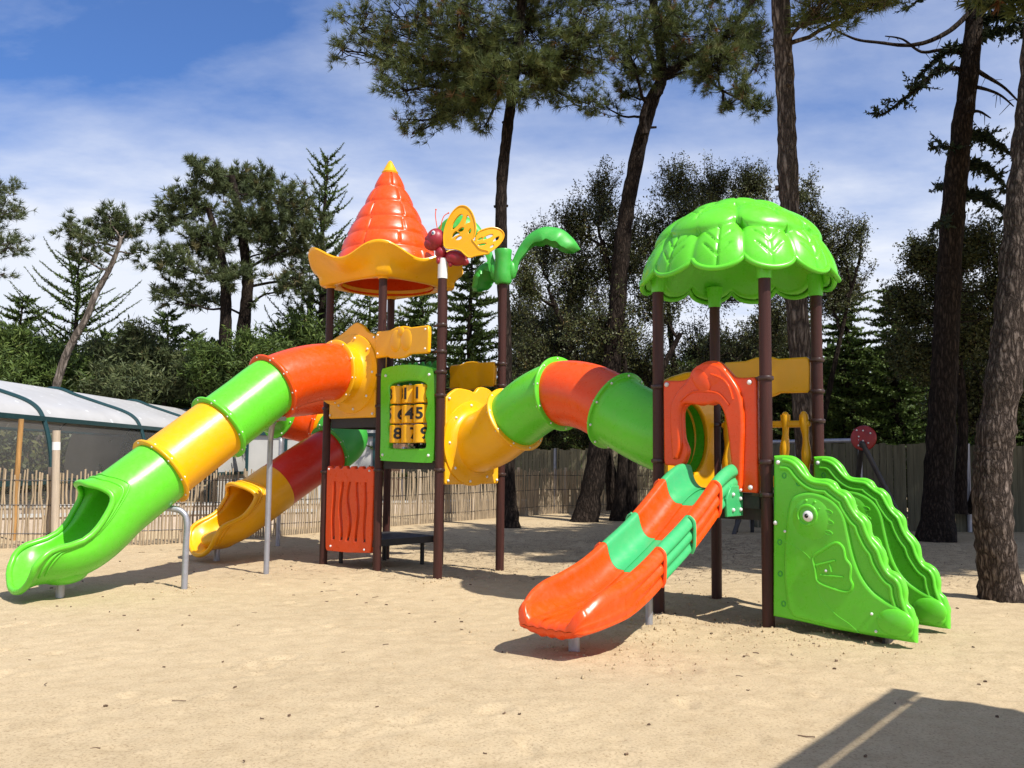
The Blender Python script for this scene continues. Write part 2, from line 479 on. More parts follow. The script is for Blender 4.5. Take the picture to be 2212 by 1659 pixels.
def chute_exit(name, parent, mat, axis, smax, s0, R=RT, label=None, foot=None):
    """open-ended exit: tube shell cut along smax(theta), rolled lip round the cut"""
    ss = np.linspace(0, 1, 400)
    Sm = smax(0)
    pts = np.array([axis(s0 + (Sm - s0) * q) for q in ss]); P, T, N, U = frames(pts)
    def fr(s):
        q = np.clip((s - s0) / (Sm - s0), 0, 1) * 399; i = int(q)
        return P[i], T[i], N[i], U[i]
    nt, ns = 96, 40
    P0, T0, N0, U0 = fr(s0 + .12)
    def pos(s, th, sm, dr):
        p, t, n, u = fr(s)
        fl = .070 * math.exp(-((sm - s) / .11) ** 2) * np.interp(abs(th), [.6, 1.2, 1.6, 2.1], [.8, .8, .35, 1])
        rr = R + dr + fl + .06 * np.interp(s - s0, [.55, 1.45], [0, 1]) * np.interp(abs(th), [1.3, 1.9], [1, 0])
        a = p + rr * (math.sin(th) * n - math.cos(th) * u)
        w = np.interp(abs(th), [1.45, 2.5], [0, 1]); w = w * w * (3 - 2 * w)
        if w > 0 and s > s0 + .12:                       # the hood keeps the slope of the tube above it
            k = (s - s0 - .12) / max(1e-6, math.hypot(T0[0], T0[1]))
            b = P0 + T0 * k + rr * (math.sin(th) * N0 - math.cos(th) * U0)
            a = a * (1 - w) + b * w
        return a
    mb = MB(); out, inn, rim = [], [], []
    for i in range(nt):
        th = -math.pi + 2 * math.pi * i / nt
        sm = smax(th)
        row = [pos(s0 + (sm - s0) * (1 - (1 - q) ** 1.25), th, sm, 0) for q in np.linspace(0, 1, ns)]
        row2 = [pos(s0 + (sm - s0) * (1 - (1 - q) ** 1.25), th, sm, -.018) for q in np.linspace(0, 1, ns)]
        out.append(row); inn.append(row2); rim.append((np.array(row[-1]) + np.array(row2[-1])) / 2)
    mb.grid(out, mat, closeu=True); mb.grid(inn, mat, closeu=True, flip=True)
    rim.append(rim[0]); rim.append(rim[1])
    mb.tube(rim, .033, mat, 12, caps=False)
    # two moulded beads running beside the lip
    for back, rr in ((.085, .016), (.135, .011)):
        bead = []
        for i in range(nt + 2):
            th = -math.pi + 2 * math.pi * (i % nt) / nt
            if abs(th) < .75: continue
            sm = smax(th); bead.append(pos(max(s0, sm - back * 1.3), th, sm, .002))
        k = nt // 2
        left = [b for i, b in enumerate(bead) if i < len(bead) // 2]; right = [b for i, b in enumerate(bead) if i >= len(bead) // 2]
        mb.tube(left, rr, mat, 8); mb.tube(right, rr, mat, 8)
    if foot:
        c, r = foot
        mb.ball(c, r, mat, 28, 16, (w3(-e1), w3(e2), Z))
    o = mb.build(name, parent, angle=60)
    if label: o['label'] = label
    return o
def interp(xs, ys): return lambda t: float(np.interp(t, xs, ys))
def smooth_interp(xs, ys):
    c = catmull(list(zip(xs, ys)), 12)
    return lambda t: float(np.interp(t, c[:, 0], c[:, 1]))
SMc = smooth_interp([0, .5, .8, 1.05, 1.25, 1.4, 1.5, 1.58, 1.65, 1.75, 1.85, 1.95, 2.05, 2.2, 2.5, 2.8, 3.1416],
                    [1.50, 1.51, 1.52, 1.51, 1.47, 1.40, 1.29, 1.14, 1.0, .86, .75, .66, .60, .575, .60, .63, .63])   # cut line of every chute exit
def SM(th):
    t = abs(th)
    return SMc(t) - (.12 * np.interp(t, [0, .3, 1.1, 1.5, 1.9], [0, .15, 1, 1, 0]) if th > 0 else 0)

def leg(parent, path, r=.032, label=None, base=True):
    mb = MB(); mb.tube(catmull(path, 8), r, 'galvanised', 14)
    if base: pass
    return mb.build('support_leg', parent)

# ---- long tube slide in front of the left tower
zc = smooth_interp([-.1, .12, .35, .62, .95, 1.335, 1.70, 2.08, 2.44, 2.80, 3.10, 3.3, 3.45, 3.6, 3.75, 3.9, 4.1, 4.6],
                   [2.665, 2.665, 2.664, 2.64, 2.555, 2.395, 2.125, 1.845, 1.58, 1.315, 1.09, .935, .80, .685, .61, .58, .585, .60])
def ax1(s): return w3(M1 - e1 * s, zc(s))
def seg1(a, b, n=14): return [ax1(s) for s in np.linspace(a, b, n)]
s_end = 2.80
slide1 = chute_exit('tube_slide', PG, 'lime', ax1, lambda th: 2.80 + SM(th), 2.80, label='long straight tube slide of lime, yellow and orange sections',
                    foot=(w3(M1 - e1 * 3.86, .265), (.27, .25, .14)))
tube_section('tube_section', slide1, 'orange', seg1(.33, 1.335), f1=True, label='orange bent tube section')
tube_section('tube_section', slide1, 'lime', seg1(1.30, 2.08), f1=True, label='lime tube section', R=RT - .004)
tube_section('tube_section', slide1, 'yellow', seg1(2.05, 2.80), f1=True, label='yellow tube section', R=RT - .004)
g = gr(575, 1237); q = ax1(1.28)
leg(slide1, [g - Z * .2, (g[0], g[1], .8), (g[0], g[1], 1.62), tuple(w3(g[:2] * .85 + q[:2] * .15, 1.80)), tuple(w3(g[:2] * .5 + q[:2] * .5, 1.92)), tuple(w3(q[:2], 1.96))], .036)
g = gr(398, 1270); q = ax1(2.86)
leg(slide1, [g - Z * .2, (g[0], g[1], .4), (g[0], g[1], .74), tuple(w3(g[:2] * .85 + q[:2] * .15, .86)), tuple(w3(g[:2] * .5 + q[:2] * .5, .90)), tuple(w3(q[:2], .90))], .036)
for s, zz in ((1.28, 2.0), (2.86, .92)):
    mbk = MB(); p = ax1(s); mbk.box((p[0], p[1], zz - .01), (.16, .30, .05), 'galvanised', (w3(-e1), w3(e2), Z)); mbk.build('bracket', slide1)
p = ax1(3.86); leg(slide1, [(p[0], p[1], -.2), (p[0], p[1], .05), (p[0], p[1], .2)], .045)

# ---- spiral tube slide behind it
def sp(a, b, z): return w3(M5 + e1 * a + e2 * b, z)
Rr, Lc = .70, 2.32
arc = [sp(0, t, 2.60 - .10 * t / Lc) for t in np.linspace(0, Lc, 14)]
for k, ang in enumerate(np.linspace(0, 270, 55)):
    if k == 0: continue
    t = RAD(180 - ang)
    z = np.interp(ang, [0, 90, 180, 225, 270], [2.50, 2.26, 2.00, 1.83, 1.60])
    arc.append(sp(Rr + Rr * math.cos(t), Lc + Rr * math.sin(t), z))
i_a = 13
spiral_parent = None
zs = smooth_interp([0, .3, .6, 1.0, 1.35, 1.6, 1.8, 2.0, 2.3, 2.9], [1.60, 1.44, 1.27, 1.03, .82, .68, .60, .565, .555, .56])
def ax2(s): return sp(Rr - s, Lc - Rr, zs(s))
slide2 = chute_exit('tube_slide', PG, 'yellow', ax2, lambda th: .98 + SM(th) * .87, .98, label='spiral tube slide with yellow exit behind the long slide',
                    foot=(ax2(1.95) - Z * .29, (.26, .24, .14)))
tube_section('tube_section', slide2, 'orange', arc[:i_a + 1], f1=True)
tube_section('tube_section', slide2, 'lime', arc[i_a:i_a + 19], f1=True)
tube_section('tube_section', slide2, 'orange', arc[i_a + 18:i_a + 32], f1=True)
tube_section('tube_section', slide2, 'yellow', arc[i_a + 31:i_a + 38])
tube_section('tube_section', slide2, 'leaf_green', arc[i_a + 37:], f0=True, f1=True, label='dark green bent tube section')
tube_section('tube_section', slide2, 'crimson', [ax2(s) for s in np.linspace(-.02, 1.0, 10)], label='dark red straight tube section', R=RT - .004)
g = gr(600, 1178); q = sp(Rr, Lc + Rr, 0)
leg(slide2, [g - Z * .2, (g[0], g[1], .8), (g[0], g[1], 1.62), tuple(w3(g[:2] * .8 + q[:2] * .2, 1.82)), tuple(w3(q[:2], 1.86))], .036)
p = ax2(1.98); leg(slide2, [(p[0], p[1], -.2), (p[0], p[1], .05), (p[0], p[1], .2)], .045)

# ---- arched crawl tunnel between the towers
tz = smooth_interp([-.1, .1, .45, .82, 1.2, 1.58, 2.0, 2.42, 2.85, 3.2, 3.5],
                   [1.70, 1.705, 1.81, 2.01, 2.20, 2.29, 2.235, 2.06, 1.86, 1.745, 1.73])
LT = 3.383
def axt(u): return w3(MT - e2 * u + e1 * (-.249 * max(0, min(1, u / LT))), tz(u))
def segt(a, b, n=14): return [axt(s) for s in np.linspace(a, b, n)]
tunnel = tube_section('crawl_tunnel', PG, 'orange', segt(1.56, 2.44), f0=False, label='arched crawl tunnel of green and orange sections between the towers', R=RT + .004)
tube_section('tube_section', tunnel, 'lime', segt(.80, 1.58), f1=True, R=RT)
tube_section('tube_section', tunnel, 'lime', segt(2.42, 3.36), f0=True, R=RT + .012)

# ---- yellow tube-entry panels
def entry_panel(p, d, nrm, z0, z1, top, zcen, stub=None, uc=S / 2):
    mb = MB(); fn = panel_fn(p, d, nrm)
    out = rect(.075, S - .075, z0, z1, .03)[:10]
    bot = rect(.075, S - .075, z0, z1, .03)
    poly = [q for q in bot if q[1] < z1 - .06]
    right = [q for q in poly if q[0] > S / 2]; left = [q for q in poly if q[0] <= S / 2]
    crest = catmull([(S - .075, z1 - .05)] + top + [(.075, z1 - .05)], 8)
    outline = sorted(right, key=lambda q: q[1]) + [tuple(q) for q in crest] + sorted(left, key=lambda q: -q[1])
    hole = [(uc + RT * .97 * math.cos(a), zcen + RT * .97 * math.sin(a)) for a in np.linspace(0, 2 * math.pi, 48, endpoint=False)]
    add_plate(mb, [outline, hole], .06, .018, 'yellow', fn)
    # raised collar round the opening, and ridges on the flanks
    c = fn(uc, zcen, 0); d3, n3 = w3(d), w3(nrm)
    G = []
    for a in np.linspace(0, 2 * math.pi, 56, endpoint=False):
        dd = math.cos(a) * d3 + math.sin(a) * Z
        G.append([c + dd * r + n3 * h for r, h in ((.555, .02), (.545, .05), (.50, .062), (.45, .07), (RT + .02, .11), (RT, .15))])
    mb.grid(G, 'yellow', closeu=True)
    pts = []
    for k in range(9):
        a = 2 * math.pi * (k + .5) / 9
        pts.append(fn(uc + .52 * math.cos(a) * .9, zcen + .50 * math.sin(a), .066))
    for x, y in ((.12, z0 + .05), (S - .12, z0 + .05), (.12, z1 - .06), (S - .12, z1 - .06)): pts.append(fn(x, y, .04))
    bolts(mb, pts, .018)
    o = mb.build('tube_panel', PG, angle=45)
    if stub is not None: tube_section('tube_stub', o, 'yellow', stub, f1=True)
    return o
entry_panel(P2, e2, -e1, 2.05, 3.20, [(1.03, 3.19), (.80, 3.27), (.66, 3.34), (.52, 3.385), (.38, 3.33), (.27, 3.24), (.16, 3.20)], 2.665, seg1(.0, .35, 8))
entry_panel(P1, e1, e2, 2.05, 3.20, [(1.03, 3.19), (.80, 3.27), (.58, 3.36), (.36, 3.27), (.16, 3.20)], 2.60)
entry_panel(P3, e1, -e2, 1.175, 2.33, [(1.0, 2.36), (.86, 2.44), (.70, 2.45), (.60, 2.38), (.50, 2.40), (.30, 2.41), (.18, 2.36)], 1.705, segt(.0, .82, 10))
entry_panel(R1, e1, e2, 1.20, 2.33, [(1.0, 2.34), (.8, 2.42), (.6, 2.44), (.4, 2.40), (.18, 2.34)], 1.735)

# ---- number panel with nine turning drums
fn = panel_fn(P2, -e2, -e1)
mb = MB()
outer = catmull([(.10, 1.53), (.11, 1.495), (.6, 1.48), (1.05, 1.475), (1.075, 1.52), (1.085, 1.9), (1.07, 2.3), (1.05, 2.58), (.98, 2.64), (.7, 2.69), (.4, 2.70), (.15, 2.68), (.085, 2.62), (.09, 2.2), (.10, 1.85)], 6, True)
inner = catmull([(.26, 1.67), (.40, 1.65), (.78, 1.65), (.92, 1.67), (.90, 1.80), (.935, 1.92), (.90, 2.06), (.935, 2.2), (.90, 2.32), (.92, 2.42), (.80, 2.475), (.58, 2.49), (.36, 2.475), (.255, 2.43), (.28, 2.30), (.245, 2.18), (.28, 2.05), (.245, 1.9), (.28, 1.78)], 6, True)
inner = np.array((.588, 2.07)) + (inner - np.array((.588, 2.07))) * np.array((1.07, 1.05))
add_plate(mb, [outer.tolist(), inner.tolist()], .10, .025, 'lime', fn, 3)
bolts(mb, [fn(x, y, .055) for x, y in ((.16, 2.60), (1.0, 2.57), (.13, 1.545), (1.01, 1.54))], .02)
np_ = mb.build('number_panel', PG)
np_['label'] = 'green frame holding nine yellow number drums'
digs = [[[('3', -72)], [('1', -34), ('3', -85)], [('1', -38), ('2', 58)]],
        [[('6', 28), ('5', -78)], [('4', 0)], [('5', -18)]],
        [[('8', 4), ('9', 78)], [('7', 34)], [('9', 24)]]]
DR = .107
for i, z in enumerate((2.335, 2.075, 1.82)):
    for j, u in enumerate((.355, .585, .815)):
        mb = MB(); c = fn(u, z, -.005); d3, n3 = w3(-e2), w3(-e1)
        prof = [(.02, -.118), (DR - .012, -.118), (DR, -.108), (DR, .108), (DR - .012, .118), (.02, .118)]
        mb.grid([[c + (math.cos(a) * d3 + math.sin(a) * n3) * r + Z * h for r, h in prof] for a in np.linspace(0, 2 * math.pi, 36, endpoint=False)], 'yellow', closeu=True)
        mb.tube([c - Z * .14, c + Z * .14], .018, 'galvanised', 8)
        for ch, ang in digs[i][j]:
            V, Fc = text_mesh(ch, .205, .0015, .0055)
            W = []
            for x, y, h in V:
                a = RAD(ang + 45) + x * 1.15 / DR
                W.append(c + (math.sin(a) * d3 + math.cos(a) * n3) * (DR + .002 + h) + Z * y)
            mb.add(W, Fc, 'black_plastic')
        mb.build('number_drum', np_, angle=35)

# ---- orange slatted panel under the tube entry
fn = panel_fn(P2, e2, -e1)
mb = MB()
top = []
for k in range(6):
    x0 = 1.085 - k * .17
    top += [(x0, 1.355), (x0 - .02, 1.385), (x0 - .09, 1.39), (x0 - .115, 1.36), (x0 - .14, 1.352)]
outline = [(.12, .235), (.10, .27), (.085, .4), (.07, 1.3), (.075, 1.37)] + top[::-1] + [(1.09, 1.30), (1.085, .4), (1.075, .235), (1.05, .20), (.6, .205)]
slots = []
for k, (bx, am) in enumerate(((.235, .01), (.40, .02), (.575, .035), (.745, .022), (.91, .01))):
    l, rgt = [], []
    for t in np.linspace(0, 1, 14):
        z = .37 + t * .80; x = bx + am * math.sin(t * 7 + k * 1.3); wd = .027 - .008 * abs(t - .5)
        l.append((x - wd, z)); rgt.append((x + wd, z))
    slots.append(l + rgt[::-1])
add_plate(mb, [outline] + slots, .07, .016, 'orange', fn)
bolts(mb, [fn(x, y, .04) for x, y in ((.15, 1.33), (1.03, 1.34), (.22, .27), (.95, .27))], .016)
mb.build('slat_panel', PG)['label'] = 'orange panel with wavy upright slots'

# ---- small yellow barrier panels
def barrier(p, d, nrm, u0, u1, z0, z1, off, relief=1):
    mb = MB(); f = panel_fn(p, d, nrm, off); uw = u1 - u0; um = (u0 + u1) / 2; h = .055
    outline = [(u0, z0 + .02), (u0 + .02, z0), (um - .26, z0 + .005), (um - .22, z0 - .018), (um - .10, z0 - .03), (um - .04, z0 - .034), (um + .06, z0 - .03), (um + .12, z0 - .012), (um + .17, z0 + .01), (u1 - .02, z0), (u1, z0 + .02),
               (u1 + .008, z1 - .1), (u1, z1 - .02), (u1 - .03, z1), (um + .16, z1), (um + .10, z1 + .022), (um + .02, z1 + .032), (um - .1, z1 + .03), (um - .17, z1 + .012), (um - .22, z1), (u0 + .03, z1), (u0, z1 - .03), (u0 - .01, z1 - .1), (u0 + .008, z1 - .13)]
    add_plate(mb, [outline], .06, .016, 'yellow', f)
    d3, n3 = w3(d), w3(nrm)
    for sx in (-1, 1): mb.ball(f(um + sx * .10, (z0 + z1) / 2 + .02, .028), (.11, .016, .15), 'yellow', 20, 12, (d3, n3, Z))
    mb.ball(f(um, z1 - .04, .03), (.06, .016, .06), 'yellow', 16, 10, (d3, n3, Z))
    for x in (u0 + .05, u1 - .05):
        bolts(mb, [f(x, z1 - .05, .033), f(x, z0 + .06, .033)], .014)
    return mb.build('barrier_panel', PG)
barrier(P2, -e2, -e1, .005, 1.03, 2.84, 3.20, .085)
barrier(P6, -e2, e1, .17, 1.04, 2.50, 2.84, .0)
barrier(R3, -e2, e1, .11, 1.08, 2.21, 2.58, .0)

# toothed green panel on the far side of the left tower
mb = MB(); f = panel_fn(P6, e2, e1)
tz_ = [(.08, 2.1), (1.08, 2.1), (1.08, 2.84)]
for k in range(7):
    x = 1.05 - k * .145; tz_ += [(x, 2.90), (x - .06, 2.93), (x - .085, 2.86), (x - .12, 2.86)]
tz_ += [(.08, 2.84)]
add_plate(mb, [tz_], .06, .012, 'leaf_green', f); mb.build('slat_panel', PG)['label'] = 'green panel with toothed top'

# baluster panel at the back of the right deck
mb = MB(); f = panel_fn(R3, -e2, e1)
add_plate(mb, [rect(.08, 1.08, 1.86, 1.93, .03)], .06, .02, 'yellow', f); add_plate(mb, [rect(.08, 1.08, 1.24, 1.36, .03)], .06, .02, 'yellow', f)
for x in (.14, .36, .58, .80, 1.02):
    pa = [f(x + .012 * math.sin(z * 7 + x * 9), z, 0) for z in np.linspace(1.26, 1.99, 16)]
    mb.tube(pa, [.042 - .010 * math.sin(k * .9 + x * 5) for k in range(16)], 'yellow', 12); mb.ball(pa[-1], .036, 'yellow', 12, 8)
    bolts(mb, [f(x, 1.95, .05)], .012)
mb.build('baluster_panel', PG)

# ---- orange arch panel at the head of the open slide
fn = panel_fn(R2, e2, -e1); mb = MB()
outer = [(.085, 1.215), (.075, 1.24), (.075, 2.25), (.10, 2.285)] + catmull([(.20, 2.285), (.30, 2.30), (.37, 2.37), (.46, 2.45), (.56, 2.465), (.66, 2.44), (.74, 2.36), (.82, 2.30), (.92, 2.29)], 5).tolist() + [(1.06, 2.30), (1.08, 2.27), (1.075, 1.50), (1.06, 1.46), (.88, 1.45)] + \
        catmull([(.84, 1.48), (.80, 1.60), (.845, 1.72), (.86, 1.90), (.85, 2.0), (.80, 2.045), (.72, 2.05), (.66, 2.035), (.60, 2.045), (.54, 2.035), (.46, 2.045), (.40, 1.95), (.365, 1.80), (.33, 1.5), (.30, 1.3)], 5).tolist() + [(.29, 1.22)]
add_plate(mb, [outer], .075, .02, 'orange', fn)
band = catmull([(.22, 1.225), (.205, 1.5), (.19, 1.9), (.22, 2.12), (.30, 2.27), (.42, 2.40), (.56, 2.445), (.68, 2.40), (.80, 2.27), (.90, 2.18), (.97, 2.05), (.98, 1.85), (.965, 1.6), (.955, 1.52)], 6).tolist() + \
       catmull([(.90, 1.52), (.86, 1.65), (.868, 1.9), (.855, 2.01), (.80, 2.055), (.66, 2.042), (.54, 2.042), (.455, 2.05), (.395, 1.955), (.36, 1.80), (.325, 1.5), (.295, 1.225)], 6).tolist()
add_plate(mb, [band], .07, .03, 'orange', panel_fn(R2, e2, -e1, .045), 4)
d3, n3 = w3(e2), w3(-e1)
mb.ball(fn(.56, 2.31, .06), (.20, .030, .135), 'orange', 28, 14, (d3, n3, Z))
mb.ball(fn(.62, 2.27, .082), (.085, .020, .13), 'orange', 24, 12, (d3 * .82 - Z * .57, n3, Z * .82 + d3 * .57))
mb.tube([fn(x, z, .085) for x, z in catmull([(.52, 2.33), (.40, 2.28), (.33, 2.20), (.29, 2.08)], 6)], .010, 'orange', 8)
mb.tube([fn(x, z, .082) for x, z in catmull([(.86, 2.08), (.74, 2.16), (.60, 2.17), (.44, 2.14), (.33, 2.03)], 6)], .012, 'orange', 8)
bolts(mb, [fn(x, y, .045) for x, y in ((.14, 2.235), (1.03, 2.255), (.14, 1.265))], .024)
mb.build('arch_panel', PG)['label'] = 'orange arched doorway panel at the slide head'

# ---- open slide, orange and sea green
bed = smooth_interp([-.06, .10, .26, .41, .64, .87, 1.08, 1.30, 1.50, 1.69, 1.9, 2.1, 2.25, 2.40], [1.235, 1.225, 1.175, 1.10, .95, .81, .70, .595, .495, .415, .355, .325, .305, .285])
wall = smooth_interp([-.06, .1, .3, .5, .9, 1.4, 1.7, 1.9, 2.1, 2.22, 2.32, 2.40], [.20, .215, .21, .205, .20, .200, .205, .20, .185, .16, .125, .08])
half = smooth_interp([-.06, .5, 1.2, 1.6, 1.9, 2.12, 2.28, 2.40], [.225, .228, .230, .240, .262, .270, .262, .235])
def slide_ring(s, k=0.0, lip=False):
    """closed cross-section (lateral, height): inner bed, rolled wall tops, ribbed outer skin"""
    w, b, h = half(s), bed(s), wall(s)
    inner = [(-w, b + h), (-w + .015, b + h * .7), (-w + .045, b + h * .35), (-w + .10, b + h * .10), (-w + .17, b + .012), (-w * .3, b), (0, b), (w * .3, b), (w - .17, b + .012), (w - .10, b + h * .10), (w - .045, b + h * .35), (w - .015, b + h * .7), (w, b + h)]
    o = .105 + k - .02 * min(1, max(0, (s - 1.5) / .5))
    g = .024 * (1 - min(1, max(0, (s - 1.45) / .45))) + .002        # side grooves fade out towards the foot
    side = [(w + .02, b + h + .028), (w + o * .55, b + h + .03), (w + o * .9, b + h - .005), (w + o, b + h * .75), (w + o - g, b + h * .58), (w + o - .005, b + h * .42), (w + o - .005, b + h * .22), (w + o - g * 1.1, b + h * .05), (w + o - .012, b - .03), (w + o - .03, b - .07)]
    ub = b - .085 - .035 * min(1, max(0, (s - 1.8) / .5))
    under = [(w * .5, ub), (0, ub), (-w * .5, ub)]
    other = [(-x, y) for x, y in reversed(side)]
    return inner + side + under + other
def slide_seg(mat, a, b, parent, k=0.0, n=18, lip=False, label=None):
    mb = MB(); rings = []; NR = 5 if lip else 3
    ss = np.linspace(a, b, n)
    for s in ss:
        c = np.array(slide_ring(s, k if not lip else k * (1 - max(0, (s - 2.0)) / .42)))
        rings.append([w3(MS - e1 * s + e2 * x, z) for x, z in catmull(c.tolist(), NR, True)])
    mb.grid(rings, mat, closev=True)
    if lip:                                          # rounded nose closing the front edge
        w, b_, h = half(b), bed(b), wall(b)
        c = np.array(slide_ring(b, 0)); cz = b_ - .05
        for a in np.linspace(8, 89, 14):
            a = RAD(a)
            c2 = np.stack([c[:, 0] * (1 - .26 * (1 - math.cos(a))), cz + (c[:, 1] - cz) * max(.02, math.cos(a))], 1)
            rings.append([w3(MS - e1 * (b + .085 * math.sin(a)) + e2 * x, z) for x, z in catmull(c2.tolist(), NR, True)])
        mb.n, mb.v, mb.f, mb.m = 0, [], [], []
        for R_, s in zip(rings, list(ss) + [b + .05] * 14):    # moulded flutes running over the nose
            am = .012 * np.clip((s - 2.10) / .2, 0, 1)
            for q in range(len(R_)):
                x = float(np.dot(R_[q][:2] - MS, e2))
                if abs(x) < .27: R_[q] = R_[q] + Z * am * (abs(math.sin(x * math.pi / .088)) - .5)
        mb.grid(rings, mat, closev=True)
    for R_ in ((rings[0],) if lip else (rings[0], rings[-1])):
        nin = 12 * NR; inn = [R_[k] for k in range(nin + 1)]; rest = [R_[k % len(R_)] for k in range(len(R_), nin - 1, -1)]
        idx = np.linspace(0, len(rest) - 1, nin + 1)
        out_ = [rest[int(round(k))] for k in idx]
        mb.grid([inn, out_], mat)
    o = mb.build('slide_section', parent, angle=60) if parent is not PG else mb.build('open_slide', PG, angle=110)
    if label: o['label'] = label
    return o
oslide = slide_seg('orange', 1.362, 2.38, PG, .012, 40, True, 'open slide of orange and sea green sections')
slide_seg('sea_green', -.04, .418, oslide, .0, 16)
slide_seg('orange', .422, .878, oslide, .012, 16)
slide_seg('sea_green', .882, 1.358, oslide, .0, 16)
for s in (.435, .895, 1.375):                       # overlapping collar at every joint
    for sg in (-1, 1):
        w, b, h = half(s), bed(s), wall(s); mb = MB(); o_ = .117
        pa = [w3(MS - e1 * s + e2 * sg * x, z) for x, z in catmull([(w + o_ * .55, b + h + .028), (w + o_ * .9, b + h - .003), (w + o_, b + h * .75), (w + o_, b + h * .3), (w + o_ - .006, b - .03), (w + o_ - .03, b - .08)], 6)]
        mb.tube(pa, .0165, 'orange' if s != .895 else 'sea_green', 8)
        mb.build('joint_collar', oslide)
for sg in (-1, 1):
    mb = MB(); fs = panel_fn(MS + e2 * sg * .325, -e1, e2 * sg)
    add_plate(mb, [[(.0, 1.0), (.30, 1.0), (.31, 1.16), (.22, 1.28), (.0, 1.28)]], .03, .008, 'sea_green', fs)
    bolts(mb, [fs(x, z, .02) for x, z in ((.06, 1.06), (.06, 1.16), (.06, 1.24), (.2, 1.06), (.2, 1.2))], .018)
    mb.build('mounting_plate', oslide)
p = w3(MS - e1 * 2.06 + e2 * .05); leg(oslide, [p - Z * .2, p + Z * .1, p + Z * .28], .045)
p = w3(MS - e1 * .70 + e2 * .24); leg(oslide, [p - Z * .2, p + Z * .4, p + Z * .80], .034)

# ---- green climbing ramp with two animal-shaped sides
def zpx(pts, post, d):
    return [uvz(1382.5 + x * .4167, 749 + y * .4167, post, d) for x, y in pts]
edge_px = [(700, 565), (755, 562), (805, 572), (850, 612), (885, 668), (925, 682), (975, 684), (1015, 702), (1038, 735), (1072, 746), (1108, 786), (1128, 845), (1165, 875), (1195, 915), (1206, 975), (1245, 1020), (1275, 1070), (1288, 1145), (1330, 1170), (1368, 1205), (1388, 1265), (1388, 1325), (1418, 1362), (1438, 1440), (1440, 1535)]
bot_px = [(1400, 1530), (1250, 1505), (1000, 1460), (850, 1425), (697, 1395)]
body_px = [(775, 880), (790, 800), (830, 762), (900, 750), (980, 772), (1040, 815), (1080, 880), (1100, 970), (1125, 1080), (1160, 1175), (1215, 1255), (1290, 1312), (1365, 1352), (1412, 1402), (1425, 1470), (1395, 1515), (1300, 1500), (1150, 1478), (1000, 1445), (880, 1415), (800, 1385), (770, 1280), (760, 1150), (765, 1000)]
ear_px = [(915, 1090), (960, 1055), (1030, 1015), (1068, 1038), (1082, 1095), (1108, 1135), (1105, 1195), (1118, 1235), (1090, 1268), (1000, 1245), (938, 1212), (925, 1150)]
U_ = lambda pts: zpx(pts, R2, -e2)
edge = U_(edge_px); bottom = U_(bot_px)
edge_s = catmull(edge, 4)
mbp = MB()
climber_root = None
